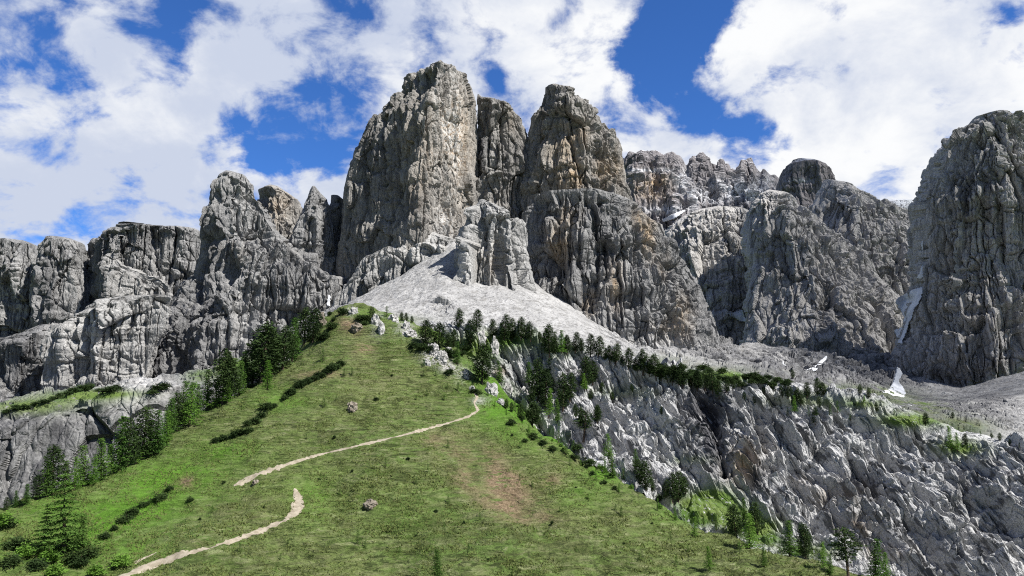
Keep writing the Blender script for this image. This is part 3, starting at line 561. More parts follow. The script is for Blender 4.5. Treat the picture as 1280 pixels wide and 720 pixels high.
o = link('meadow_hill', grid_mesh('meadow_hill', P, M_MEADOW, dict(green=np.clip(1.5*blobs(px, py, lush)*(.35+.65*nn), 0, 1), ochre=np.clip(blobs(px, py, scar)*nn*1.3, 0, 1), pale=np.clip(blobs(px, py, pale)*nn*1.3, 0, 1), stain=np.clip(blobs(px, py, scrub)*nn*1.2, 0, 1)), smooth=True))
if o.data.polygons[0].normal.z < 0: o.data.flip_normals()
tag(o, 'steep grassy hill crossed by a pale footpath below the rock towers', 'hill', None, 'structure'); HILL = o
HZ = P[..., 2]
def ground(x, y): return bil(HZ, GX[0], GY[0], .62, np.asarray(x, float), np.asarray(y, float))
# ground to the horizon
gr = np.array([(-30000,-30000,-75),(30000,-30000,-75),(30000,30000,-75),(-30000,30000,-75)], float)
me = raw_mesh('ground', gr, np.array([0,1,2,3]), np.array([4]), M_MEADOW); tag(link('ground', me), 'wide valley floor far below the hill', 'ground', None, 'structure')
dg = bpy.context.evaluated_depsgraph_get(); dg.update()
def cast(px, py, pull=0.):
    u, v = (px-640)/FPX, (360-py)/FPX
    d = Vector((u, CP-SP*v, SP+CP*v)).normalized()
    h, loc, n, i, ob, m = scn.ray_cast(dg, Vector((0, 0, 0)), d)
    return (loc-d*pull, ob) if h else (None, None)
# ---- path ribbons lying on the hill
def ribbon(name, label, pts, lift=.06):
    a = np.array(pts, float); seg = np.concatenate([[0], np.cumsum(np.hypot(np.diff(a[:, 0]), np.diff(a[:, 1])))]); n = int(seg[-1]*2.5)
    t = np.linspace(0, seg[-1], n); q = np.stack([np.interp(t, seg, a[:, k]) for k in range(3)], -1); q = smooth1(q, 12, 0)
    C = []
    for x, y, w in q:
        l, ob = cast(x, y)
        if ob is None: continue
        C.append((l.x, l.y, w))
    C = smooth1(np.array(C), 25, 0); T = np.gradient(C[:, :2], axis=0); T /= np.maximum(np.linalg.norm(T, axis=1, keepdims=True), 1e-6); Nn = np.stack([-T[:, 1], T[:, 0]], -1)
    W = C[:, 2]*(1+.45*fbm(np.stack([C[:, 0]/1.3, C[:, 1]/1.3, 0*C[:, 0]], -1), 3, 5, .8))
    V = []
    for s in np.linspace(-1, 1, 9):
        xy = C[:, :2]+Nn*(W*.5*s)[:, None]
        V.append(np.stack([xy[:, 0], xy[:, 1], ground(xy[:, 0], xy[:, 1])+lift*(1-.8*s**4)], -1))
    V = np.array(V); me = grid_mesh(name, V, M_PATH, smooth=True); o = link(name, me)
    if o.data.polygons[len(o.data.polygons)//2].normal.z < 0: o.data.flip_normals()
    tag(o, label, 'path', None, 'structure')
ribbon('path', 'pale footpath climbing from the meadow bend to the cliff edge', PATH_A)
ribbon('path', 'pale footpath curving down around the grassy knoll', PATH_B)
ribbon('path', 'short thin side trail joining the lower footpath', [(168,704,.5),(180,698,.5),(195,691,.5)])
# ------------------------------------------------------------------ snow patches lying in hollows
def snow(label, poly, depth_smooth=14, pull=4., step=.9, pct=45):
    a = np.array(poly, float); xs = np.arange(a[:, 0].min()-step, a[:, 0].max()+step*2, step); ys = np.arange(a[:, 1].min()-step, a[:, 1].max()+step*2, step)
    X, Y = np.meshgrid(xs, ys); ins = np.zeros(X.shape, bool)
    wob = 1.2*fbm(np.stack([X/5, Y/5, 0*X], -1), 2, 3)
    for (x0, y0), (x1, y1) in zip(poly, poly[1:]+poly[:1]):
        c = ((y0 > Y) != (y1 > Y)); ins ^= c & (X+wob < (x1-x0)*(Y-y0)/((y1-y0) or 1e-6)+x0)
    D = np.full(X.shape, np.nan)
    for i, j in np.ndindex(X.shape):
        l, ob = cast(X[i, j], Y[i, j])
        if l is not None and l.y > 450: D[i, j] = l.y
    med = np.nanpercentile(D[ins], pct) if np.isfinite(D[ins]).any() else 1200.
    D = np.where(np.isfinite(D), np.clip(D, med-90, med+90), med); D = smooth1(smooth1(D, depth_smooth, 0), depth_smooth, 1)-pull
    x, y, z = unproj(X, Y, D); V = np.stack([x, y, z], -1)
    Q = quads_grid(*X.shape); Q = Q[ins.ravel()[Q].all(1)]
    used, inv = np.unique(Q, return_inverse=True); Vt = V.reshape(-1, 3)[used]; Q = inv.reshape(-1, 4)
    Vb = Vt+np.array([0, 2., -.6]); n = len(Vt)
    ed = np.concatenate([Q[:, [k, (k+1) % 4]] for k in range(4)]); key = ed[:, 0]*n+ed[:, 1]; bd = ed[~np.isin(key, ed[:, 1]*n+ed[:, 0])]
    allq = np.concatenate([Q, Q[:, ::-1]+n, np.stack([bd[:, 1], bd[:, 0], bd[:, 0]+n, bd[:, 1]+n], -1)])
    o = link('snow_patch', raw_mesh('snow_patch', np.concatenate([Vt, Vb]), allq.ravel(), np.full(len(allq), 4), M_SNOW, smooth=True))
    tag(o, label, 'snow patch', 'snow patches in the rocks')
snow('largest snow tongue in the gorge, broad foot resting on grey rubble', [(1122,458),(1126,461),(1129,466),(1124,476),(1133,491),(1130,500),(1116,503),(1101,500),(1102,489),(1112,485),(1118,472)])
snow('long slanting snow tongue in the gorge beside the dark rock tower', [(1154,357),(1152,372),(1142,388),(1140,398),(1134,412),(1128,430),(1122,428),(1118,412),(1128,408),(1130,396),(1124,384),(1118,378),(1122,372),(1140,362)], pull=8., pct=28)
snow('narrow snow strip high in the gorge above the long tongue', [(1155,329),(1154,338),(1155,346),(1151,349),(1147,347),(1149,341),(1151,334)], pull=8., pct=28)
snow('thin snow sliver hugging the upper edge of the dark rock tower', [(1155,299),(1154.5,306),(1155.5,312),(1153,314),(1152,308),(1152.5,302)])
snow('small wedge of snow at the corner under the broad streaked wall', [(908,392),(928,387),(932,395),(934,402),(924,402)])
snow('thin curved snow line along the foot of the pyramid peak', [(977,449),(984,458),(998,466),(1018,458),(1034,443),(1036,446),(1022,462),(1002,471),(990,468),(980,460)], step=.8)
snow('bright snow sliver standing upright in a cleft over the hill crest', [(409,368),(413,369),(413,383),(409,383)], step=.8)
snow('snow bank on the ledge beneath the reddish distant wall', [(827,274),(838,268),(856,261),(858,264),(842,274),(830,278)], pull=8.)
snow('flat snow remnant beside the grassy strip below the gorge', [(1135,505),(1150,510),(1158,515),(1150,516),(1138,511)], step=.8)
# ------------------------------------------------------------------ conifers: every tree an Empty with a trunk and a crown
def tube(pts, rad, ns=7):
    V = []; Q = []
    for i, (p, r) in enumerate(zip(pts, rad)):
        for k in range(ns):
            a = 2*math.pi*k/ns; V.append((p[0]+r*math.cos(a), p[1]+r*math.sin(a), p[2]))
    for i in range(len(pts)-1):
        for k in range(ns):
            Q.append((i*ns+k, i*ns+(k+1) % ns, (i+1)*ns+(k+1) % ns, (i+1)*ns+k))
    return V, Q
def trunk_mesh(r, limbs, rng, lean=.02):
    V, Q = tube([(0, 0, -.06), (0, 0, .02), (lean*.3, 0, .3), (lean, 0, .65), (lean*.6, 0, .97)], [r*1.7, r*1.15, r*.85, r*.5, r*.12])
    V = list(V); Q = list(Q)
    for _ in range(limbs):
        h = rng.uniform(.12, .8); a = rng.uniform(0, 6.28); l = .12*(1.1-h); n = len(V)
        d = np.array([math.cos(a), math.sin(a), .15]); p0 = np.array([0, 0, h]); p1 = p0+d*l; s = np.array([-math.sin(a), math.cos(a), 0])*r*.25; u = np.array([0, 0, r*.25])
        for p, w in ((p0, 1.), (p1, .4)): V += [tuple(p+s*w), tuple(p+u*w), tuple(p-s*w), tuple(p-u*w)]
        Q += [(n+k, n+(k+1) % 4, n+4+(k+1) % 4, n+4+k) for k in range(4)]
    return raw_mesh('trunk', np.array(V), np.array(Q).ravel(), np.full(len(Q), 4), M_BARK, smooth=True)
def crown_mesh(kind, rng, nbr, per, leaf, mat):
    """Foliage sprays: branches round the stem carry clumps of small leaf-sized faces."""
    V = []; g = 2.39996; lop = rng.uniform(-.03, .03, 2)
    for b in range(nbr):
        f = (b+rng.uniform(0, 1))/nbr
        if kind == 'pine':      # dense rounded column
            h = .10+.88*f; R = .19*max(0., math.sin(math.pi*min(1, (f*.93+.07))**.75))**.6*rng.uniform(.65, 1.15)+.012; dr = .06
        elif kind == 'larch':   # open cone, branches drooping then lifting
            h = .08+.91*f; R = .215*(1-f)**.85*rng.uniform(.55, 1.15)+.012; dr = -.22
        elif kind == 'spruce':  # tiered cone with broad lower skirts
            lvl = round(f*11)/11; h = .07+.92*(lvl*.8+f*.2); R = .30*(1-f)**.8*rng.uniform(.6, 1.1)+.012; dr = -.28
        elif kind == 'umbrella':
            h = .38+.60*f; R = (.24*math.sin(math.pi*(.18+.80*f))**.7)*rng.uniform(.45, 1.15); dr = .02
        elif kind == 'sapling':
            h = .04+.95*f; R = .24*(1-f)**.9*rng.uniform(.5, 1.2)+.01; dr = -.05
        else:                   # mat: low spreading mountain pine
            h = .10+.75*f*rng.uniform(.5, 1.); R = .62*(1-.55*f)*rng.uniform(.5, 1.1); dr = .25
        a = b*g+rng.uniform(-.5, .5); d = np.array([math.cos(a), math.sin(a), dr])
        nk = max(2, int(per*R/.2)) if kind != 'mat' else per
        for c in range(nk):
            t = (c+.9)/nk if kind in ('spruce', 'larch') else rng.uniform(.35, 1.)
            p = np.array([lop[0]*h, lop[1]*h, h])+d*R*t
            if kind in ('larch', 'spruce'): p[2] += .10*R*t*t
            sp = leaf*(1.0 if kind != 'spruce' else .9)*(1.25-.4*t)
            for q in range(9):
                o = rng.normal(0, 1, 3)*np.array([sp*1.1, sp*1.1, sp*(.45 if kind in ('spruce', 'larch', 'umbrella') else .75)])
                e1 = rng.normal(0, 1, 3); e1 /= np.linalg.norm(e1); e1 = e1*.7+d*.6
                e2 = np.cross(e1, rng.normal(0, 1, 3)); e2 /= np.linalg.norm(e2)+1e-6
                L = sp*rng.uniform(.5, 1.0); Wd = L*rng.uniform(.28, .5); c0 = p+o
                V += [c0-e1*L-e2*Wd*.3, c0+e2*Wd, c0+e1*L, c0-e2*Wd]
    V = np.array(V); n = len(V)//4
    return raw_mesh('crown', V, np.arange(len(V)), np.full(n, 4), mat)
def proto(name, kind, nbr, per, leaf, mat, r=.016, limbs=8, n=3):
    out = []
    for i in range(n):
        rng = np.random.default_rng(hash((len(kind), nbr, i)) % 9999); out.append((name, trunk_mesh(r, limbs, rng), crown_mesh(kind, rng, nbr, per, leaf, mat)))
    return out
PR = {'p': proto('stone_pine', 'pine', 90, 6, .030, M_PINE, .020, n=4), 'l': proto('larch_tree', 'larch', 80, 6, .024, M_LARCH, n=3), 's': proto('spruce_tree', 'spruce', 110, 9, .020, M_SPRUCE, n=2),
      'u': proto('stone_pine', 'umbrella', 46, 6, .030, M_PINE, .022, 14, n=2), 'd': proto('spruce_tree', 'larch', 95, 7, .024, M_SPRUCE, n=3),
      'y': proto('sapling_tree', 'sapling', 40, 4, .032, M_SPRUCE, .02, 3, n=3), 'b': proto('dwarf_pine', 'mat', 30, 4, .10, M_PINE, .03, 3, n=4), 'g': proto('alpine_shrub', 'mat', 30, 4, .11, M_LARCH, .03, 3, n=2)}
FIRST = {}
def make_tree(kind, loc, h, label, cat, group, wide=1., parts=True, rz=None):
    i = random.randrange(len(PR[kind])); name, tm, cm = PR[kind][i]
    if (kind, i) not in FIRST:
        e = bpy.data.objects.new(name, None); COL.objects.link(e); t = link('trunk', tm, e); c = link('crown', cm, e); FIRST[(kind, i)] = (e, t, c)
    else:
        e0, t0, c0 = FIRST[(kind, i)]; e = e0.copy(); COL.objects.link(e)
        for ch in (t0, c0):
            x = ch.copy(); COL.objects.link(x); x.parent = e
    e.location = loc; e.scale = (h*wide, h*wide, h); e.rotation_euler = (random.uniform(-.07, .07), random.uniform(-.07, .07), random.uniform(0, 6.28) if rz is None else rz)
    e['label'] = label; e['category'] = cat; e['group'] = group
    return e
ONES = 'first second third fourth fifth sixth seventh eighth ninth tenth eleventh twelfth thirteenth fourteenth fifteenth sixteenth seventeenth eighteenth nineteenth'.split()
TENS = 'twentieth thirtieth fortieth fiftieth sixtieth'.split(); TEN = 'twenty thirty forty fifty sixty'.split()
def nth(i):
    if i < 19: return ONES[i]
    q, r = divmod(i+1, 10)
    return TENS[q-2] if r == 0 else TEN[q-2]+'-'+ONES[r-1]
def base_at(px, py):
    """Where a tree stands: the first ground met on the sight line, or just under it when the foot is hidden by the brow in front."""
    l, ob = cast(px, py)
    return l
def place(px, py, hpx, kind, label, cat, group, wide=1., max_d=420., sink=.15):
    for dy in (0, 2, 4, 7, 11, 16):
        l = base_at(px, py+dy)
        if l is not None and l.y < max_d: break
    else: return None
    dist = l.y*CP+l.z*SP; h = hpx*dist/FPX*1.05; wide *= 1.28
    return make_tree(kind, l-Vector((0, 0, sink*min(1, h/6))), h, label, cat, group, wide)
LOOK = {'p': 'dark stone pine', 'l': 'light green larch', 's': 'broad tiered spruce', 'd': 'dark green spruce', 'u': 'umbrella shaped pine', 'y': 'small dark sapling', 'b': 'low dark dwarf pine mat', 'g': 'low bright green shrub'}
CAT = {'p': 'pine tree', 'u': 'pine tree', 'l': 'larch tree', 's': 'spruce tree', 'd': 'spruce tree', 'y': 'sapling', 'b': 'dwarf pine', 'g': 'shrub'}
ZONES = [
 ("down the row along the meadow's shaded edge", 'conifers along the shaded edge of the meadow', [
  (380,430,44,'p'),(391,428,42,'p'),(372,440,34,'d'),(365,452,54,'d',.9),(353,462,54,'p'),(345,463,40,'d'),(336,470,60,'p'),(327,478,73,'p',1.15),(315,482,56,'p'),(334,487,36,'l'),
  (306,486,46,'d'),(298,494,42,'d'),(289,498,50,'p'),(278,504,64,'p'),(284,503,30,'l'),(269,509,30,'l',1.1),(259,511,48,'d'),(248,517,36,'d'),(238,519,38,'l'),(229,528,50,'d'),(236,533,54,'l'),(222,538,46,'p'),(212,543,44,'d'),
  (205,556,42,'l'),(196,566,52,'d'),(186,570,44,'d'),(178,573,62,'p'),(170,580,40,'l'),(160,583,58,'p',.85),(149,589,66,'d',.9),(140,592,36,'l'),(126,599,50,'d'),(116,606,34,'l'),(104,608,50,'d'),(93,612,40,'l'),(82,611,34,'d'),
  (66,617,58,'p'),(58,621,44,'d'),(45,625,30,'p'),(33,630,24,'d'),(20,634,20,'d'),(8,638,16,'p')]),
 ('down the sunny shoulder with the pale outcrops', 'pines on the sunny shoulder of the hill', [
  (465,405,22,'u',.8),(483,396,13,'y',1.3),(502,401,11,'p'),(508,402,11,'p'),(515,404,9,'p'),(531,431,31,'p',1.2),(548,435,31,'p',1.25),(559,436,20,'p'),(567,434,22,'p'),(573,411,25,'p',1.1),(588,429,29,'p'),(595,414,27,'p',1.1),(571,455,28,'d',.8),
  (572,489,11,'y',1.3),(602,479,49,'p',1.15),(625,479,28,'d',.9),(534,495,8,'y'),(559,486,7,'y'),(632,511,12,'p'),(610,495,9,'y'),(585,472,8,'p'),(530,458,9,'y'),(545,470,7,'y')]),
 ('in the dark line topping the pale cliff', 'pines along the top of the pale cliff', [
  (617,423,24,'p'),(630,425,32,'p'),(640,424,26,'p'),(651,423,27,'p'),(663,425,23,'p'),(675,428,13,'p'),(682,432,20,'p'),(687,444,38,'p'),(694,440,22,'p'),(702,441,28,'l',.9),(709,441,22,'p'),(719,440,25,'p'),(727,440,17,'p'),(738,446,28,'p'),(748,446,26,'p'),
  (756,450,15,'p'),(762,452,20,'p'),(770,454,25,'p'),(778,458,14,'p'),(785,461,26,'p'),(794,464,16,'p'),(804,467,30,'p'),(812,469,20,'p'),(820,473,30,'p'),(827,475,18,'p'),(834,476,22,'p'),(841,480,24,'p'),(848,481,18,'p'),(854,484,30,'p'),(864,486,24,'p'),(872,487,26,'p'),(881,486,23,'p'),(891,490,28,'p'),(899,497,22,'p'),(908,490,16,'p'),(916,486,13,'p')]),
 ('on the broken ledges of the cliff face', 'trees on the cliff ledges', [
  (661,479,26,'d'),(672,500,50,'p',.85),(692,487,44,'p',.85),(704,513,46,'p',.85),(712,500,34,'p',.8),(682,511,48,'p',.85),(664,506,24,'p',.8),(697,527,28,'d',.8),(686,520,34,'l',.8),(733,485,38,'p'),(741,479,28,'p'),(731,487,20,'l'),(739,500,14,'p'),(727,529,20,'p'),(746,526,20,'p'),(720,521,16,'p'),(665,532,29,'p',1.5),(650,523,18,'p'),(640,515,12,'p'),
  (730,550,36,'u',1.3),(747,528,20,'p'),(761,571,28,'l'),(766,597,32,'d'),(794,584,22,'d'),(807,613,36,'p'),(800,600,26,'p'),(815,615,20,'p'),(840,626,34,'p'),(848,626,36,'p'),(857,616,20,'p'),(832,622,20,'p'),(698,554,16,'y',1.2),(706,567,13,'y',1.2),(660,545,9,'y'),(827,518,10,'p'),(755,575,16,'y'),(780,600,14,'y'),(752,490,12,'p'),(765,500,10,'p'),(790,490,10,'p')]),
 ('along the foot of the cliff towards the umbrella pine', 'trees at the foot of the cliff', [
  (868,671,24,'l'),(887,712,28,'l'),(896,662,18,'y'),(920,672,40,'p',1.1),(930,655,32,'d',.7),(947,668,38,'p'),(937,686,42,'l',1.1),(955,708,22,'d'),(924,690,12,'y'),(987,695,43,'d',1.1),(1007,697,41,'p'),(1000,690,16,'l'),(1029,709,30,'l'),(1038,718,24,'d'),(1061,726,64,'u'),(1095,726,50,'d',1.1),(1108,722,30,'l'),(975,690,14,'y'),(910,640,9,'y'),(880,655,10,'y')]),
 ('on the bench beyond the dark line of pines', 'trees on the bench above the cliff', [
  (955,492,10,'p'),(966,488,9,'p'),(985,497,22,'p'),(978,496,14,'p'),(991,473,11,'p'),(993,515,20,'l',.9),(1001,506,18,'p'),(996,500,16,'p'),(1009,497,19,'p'),(1019,530,20,'p'),(1022,494,21,'p'),(1030,494,16,'p',1.2),(1024,509,13,'p'),(1037,519,13,'y'),(1047,515,13,'y'),(1063,525,13,'y'),(1075,493,13,'p'),(1086,497,12,'p'),(1080,503,9,'l'),
  (1096,515,12,'p'),(1118,517,7,'y'),(1157,532,16,'p'),(1189,561,28,'l',.8),(1197,563,22,'l',.8),(1207,556,14,'p'),(1191,523,8,'p'),(1250,551,10,'p'),(1240,548,7,'p'),(1226,545,6,'y'),(1262,556,7,'p'),(1275,560,7,'y'),(1012,520,10,'y'),(985,520,10,'y'),(944,505,12,'p'),(930,500,10,'p'),(1150,525,6,'y'),(1172,540,6,'y')]),
]
for where, group, L in ZONES:
    for i, t in enumerate(L):
        k = t[3]; place(t[0], t[1], t[2], k, f'{LOOK[k]}, {nth(i)} {where}', CAT[k], group, t[4] if len(t) > 4 else 1.)
# the lone large spruce low on the slope and its neighbours
place(80, 690, 92, 's', 'largest broad spruce standing alone low on the shady slope', 'spruce tree', 'spruces low on the slope', 1.15)
place(53, 690, 56, 's', 'narrower spruce hugging the largest lone spruce on the shady slope', 'spruce tree', 'spruces low on the slope', .9)
place(101, 684, 40, 'd', 'young green spruce leaning out beside the largest lone spruce', 'spruce tree', 'spruces low on the slope')
place(548, 728, 40, 'd', 'young spruce cut by the bottom edge of the picture, alone in grass', 'spruce tree', 'young trees on the open meadow', .9)
place(447, 680, 18, 'y', 'thin sapling above the low knoll beyond the lower footpath', 'sapling', 'young trees on the open meadow', .9)
place(456, 685, 10, 'y', 'tiny dark sapling touching the thin sapling on the open meadow', 'sapling', 'young trees on the open meadow')
place(778, 646, 13, 'y', 'dark cone shaped sapling alone on the smooth meadow under the cliff trees', 'sapling', 'young trees on the open meadow')
place(769, 638, 8, 'y', 'tiniest sapling next to the dark cone shaped sapling', 'sapling', 'young trees on the open meadow')
place(838, 673, 9, 'y', 'small sapling on the meadow edge under the cliff foot trees', 'sapling', 'young trees on the open meadow')
place(845, 651, 16, 'l', 'bright young larch on the brow of the meadow', 'larch tree', 'young trees on the open meadow')
place(845, 706, 10, 'y', 'little dark sapling on the lower meadow before the cliff trees', 'sapling', 'young trees on the open meadow')
place(482, 585, 12, 'y', 'slim sapling just below the upper footpath', 'sapling', 'young trees on the open meadow', .8)
place(520, 605, 9, 'y', 'stubby sapling below the upper footpath near the bare soil', 'sapling', 'young trees on the open meadow', 1.2)
place(404, 452, 16, 'y', 'sapling under the crest beside the long dwarf pine hedge', 'sapling', 'young trees on the open meadow')
# dwarf pine mats and shrubs
HEDGE = [(372+i*5.0, 484-i*2.55) for i in range(12)]
for i, (x, y) in enumerate(HEDGE): place(x+random.uniform(-2, 2), y+2+random.uniform(-1.5, 1.5), random.uniform(6, 12), 'b', f'dwarf pine mat, {nth(i)} from the low end of the long dark hedge', 'dwarf pine', 'dwarf pines in the long hedge', 1.15)
MATS = [('on the line of dark scrub below the hedge', [(265,551),(273,549),(281,548),(290,547),(299,544),(308,541),(316,537),(309,530),(317,526),(326,521),(335,514),(345,507),(355,500),(364,493)]),
        ('in the brushy hollow above the lower footpath', [(133,668),(141,660),(150,652),(160,647),(168,640),(176,633),(186,628),(196,622),(205,617),(214,612),(240,622)]),
        ('around the crest of the hill', [(402,398),(412,392),(420,397),(428,391),(398,408),(388,428),(398,425),(407,420),(416,412),(452,398),(458,402),(474,400)]),
        ('in the scrub under the pines of the sunny shoulder', [(520,432),(526,434),(540,437),(556,441),(565,446),(578,441),(586,436),(560,468),(590,490),(600,492),(640,530),(655,550),(668,548),(680,556),(690,562),(715,575),(728,582),(742,590),(735,580),(720,560)])]
for where, L in MATS:
    for i, (x, y) in enumerate(L): place(x+random.uniform(-3, 3), y+2+random.uniform(-3, 3), random.uniform(5, 12), 'b', f'dwarf pine mat, {nth(i)} {where}', 'dwarf pine', 'dwarf pines '+where, random.uniform(1., 1.5))
bl = [(x, np.interp(x, [800, 860, 900, 960, 985], [452, 462, 466, 474, 480])+random.uniform(-2, 18)*(1 if x < 930 else .5)) for x in np.linspace(800, 985, 46)]
for i, (x, y) in enumerate(bl):
    place(x, y, random.uniform(5, 9), 'b', 'dark dwarf pine in the dense scrub on the bench behind the cliff top', 'dwarf pine', 'dwarf pines in the dense bench scrub', random.uniform(1., 1.6))
for i, (x, y) in enumerate([(98,488),(104,487),(112,486),(128,490),(138,489),(146,487),(20,512),(32,510),(44,506),(56,503),(66,500),(75,496),(84,493),(92,490),(8,516),(190,492),(196,487),(205,484)]):
    place(x, y+1, random.uniform(6, 9), 'b', 'dark dwarf pine on the grassy ledge of the shaded lower cliff', 'dwarf pine', 'dwarf pines on the shaded ledge', random.uniform(1.2, 2.), max_d=600)
SPOT = [(280,604),(383,549),(405,509),(418,548),(420,500),(440,470),(490,470),(345,712),(350,700),(405,465),(430,470),(565,640),(580,655),(560,630),(600,650),(545,640),(555,663),(585,690),(610,700),(640,720),(700,640),(690,655),(745,660),(720,690),(780,680),(800,700),(830,690),(815,655),(860,690),(480,520),(470,500),(520,500),(500,420),(515,440),(530,470),(555,500),(510,575),(535,590),(460,600),(440,590),(400,600),(425,620),(250,650),(265,640),(300,690),(330,635),(360,680),(500,690),(520,670),(650,600),(665,610),(720,610),(735,625),(650,560),(640,545),(560,560)]
for i, (x, y) in enumerate(SPOT):
    place(x, y, random.uniform(5, 11.5) if i % 3 else random.uniform(2.2, 4.5), 'y' if i % 3 else 'b', 'tiny dark seedling or scrub tuft dotted on the open meadow', 'shrub', 'seedlings and scrub dotted over the meadow', random.uniform(.7, 1.4))
SH = [(12,700),(30,690),(45,705),(70,712),(100,700),(120,712),(90,695),(60,695),(20,680),(150,700),(110,690),(5,650),(12,652)]
for i, (x, y) in enumerate(SH): place(x, y+8, random.uniform(14, 20), 'g' if i % 2 else 'b', 'leafy shrub in the thicket around the largest lone spruce', 'shrub', 'shrubs around the lone spruce', random.uniform(.9, 1.3))
for i in range(40):
    x = random.uniform(610, 870); y = np.interp(x, [620, 700, 760, 850], [497, 563, 601, 645])+random.choice([random.uniform(-13, -2), random.uniform(-3, 14)])
    kd = 'gbyly'[i % 5]
    place(x, y, random.uniform(3, 8) if kd in 'gb' else random.uniform(6, 15), kd, 'small shrub or young tree in the strip between meadow brow and cliff', 'shrub', 'young growth in the strip under the cliff', random.uniform(.7, 1.3))
# ------------------------------------------------------------------ boulders and outcrops
def boulder(px, py, wpx, hpx, label, mat, seed, cat='boulder', group=None, name='boulder'):
    l, ob = cast(px, py)
    if l is None: return
    dist = l.y*CP+l.z*SP; w = wpx*dist/FPX/2; h = hpx*dist/FPX*.75
    a, e = np.meshgrid(np.linspace(0, 2*math.pi, 49)[:-1], np.linspace(-math.pi/2, math.pi/2, 26)); U = np.stack([np.cos(a)*np.cos(e), np.sin(a)*np.cos(e), np.sin(e)], -1)
    _, c, t = voro(U*1.7+seed*3.1, seed); r = 1+.35*(c-.5)+.7*t+.12*fbm(U*4+seed, 3, seed)
    P = U*r[..., None]*np.array([w, w*.8, h])+np.array([0, 0, h*.05]); o = link(name, grid_mesh(name, P, mat, wrap=True)); o.location = l
    tag(o, label, cat, group)
boulder(464, 633, 18, 9, 'tan flat topped boulder alone on the meadow under the upper footpath', M_BOULDER, 3)
boulder(441, 511, 12, 11, 'brown boulder half sunk in grass above the upper footpath', M_BOULDER, 4)
boulder(402, 408, 11, 20, 'tall pale standing rock between dark pines near the crest', M_BOULDER, 5)
boulder(320, 604, 9, 5, 'small pale stone just below the end of the upper footpath', M_BOULDER, 6)
boulder(446, 411, 14, 8, 'orange tinted rock slab just under the crest', M_BOULDER, 8)
OUT = [(442,391,10,9,'pale split rock at the very crest of the hill'),(470,406,11,14,'pale outcrop below the sparse crest pine'),(477,414,9,14,'slanting pale slab beneath the crest outcrop'),(492,401,13,10,'white block beside two small pines near the crest'),(508,409,9,9,'narrow pale slab under the small crest pines'),(512,419,16,10,'low grey outcrop above the pair of round pines'),
       (541,441,14,14,'pointed grey outcrop under the pair of round pines'),(553,449,13,13,'brownish outcrop beside the pointed grey outcrop'),(534,456,8,8,'small white rock lower on the sunny shoulder'),(561,438,8,5,'flat grey rock next to the tall round pine'),(583,470,8,9,'grey rock touching the thicket over the big pine'),(614,493,17,17,'white crag at the foot of the big lone pine'),(634,491,12,13,'white crag below the thin spruce by the big pine'),(655,492,9,9,'small pale crag next to the green pocket of grass'),(590,487,7,6,'little stone above the top bend of the path'),(618,438,10,18,'upright white slab under the cliff top pines'),(602,425,12,14,'grey block between the two groups of cliff pines'),(626,505,10,8,'low pale rock beside the top of the footpath')]
for i, (x, y, w, h, lab) in enumerate(OUT): boulder(x, y, w, h, lab, M_GREYBOULDER, 20+i, 'rock outcrop', 'pale outcrops on the sunny shoulder', 'rock_outcrop')
# ------------------------------------------------------------------ grass tussocks (uncountable): one object
n = 150000
u = RNG.uniform(0, 1280, n); v = RNG.uniform(385, 722, n); 
du = (u-640)/FPX; dv = (360-v)/FPX; den_ = CP-SP*dv; dx_ = du/den_; dz_ = (SP+CP*dv)/den_
yy = np.full(n, 70.); hit = np.zeros(n, bool)
for s in range(340):
    g_ = ground(dx_*yy, yy); below = (dz_*yy <= g_); hit |= below; yy = np.where(hit, yy, yy+.55)
ok = hit & (yy < 236) & (RNG.uniform(0, 1, n) < np.clip(yy/190, .35, 1)); X, Y = dx_[ok]*yy[ok]+RNG.uniform(-.3, .3, ok.sum()), yy[ok]+RNG.uniform(-.4, .4, ok.sum())
pq = np.stack([X, Y, ground(X, Y)], -1); qx, qy = proj(pq); dpath = np.minimum(seg_dist(qx, qy, [p[:2] for p in PATH_A]), seg_dist(qx, qy, [p[:2] for p in PATH_B]))
keep = (dpath > 3.5) & (vn(pq*np.array([.18, .18, .6]), 401)+.8*vn(pq*.5, 403) > -.1) & (np.clip(blobs(qx, qy, scar), 0, 1) < RNG.uniform(.1, .9, len(pq)))
pq = pq[keep]; m_ = len(pq); hgt = RNG.uniform(.10, .32, m_)*(1+.5*vn(pq*.2, 405)); V = []
for b in range(3):
    a = RNG.uniform(0, 6.28, m_); wd = RNG.uniform(.05, .13, m_); la = RNG.uniform(0, 6.28, m_); off = RNG.normal(0, .10, (m_, 2))
    c = pq+np.concatenate([off, np.full((m_, 1), -.03)], 1); s = np.stack([np.cos(a)*wd, np.sin(a)*wd, 0*a], -1); tip = np.stack([np.cos(la)*hgt*.5, np.sin(la)*hgt*.5, hgt], -1)
    V.append(np.stack([c-s, c+s, c+tip], 1))
V = np.concatenate(V).reshape(-1, 3)
tag(link('grass', raw_mesh('grass', V, np.arange(len(V)), np.full(len(V)//3, 3), M_GRASS)), 'short alpine grass tussocks covering the steep hill', 'grass', None, 'stuff')
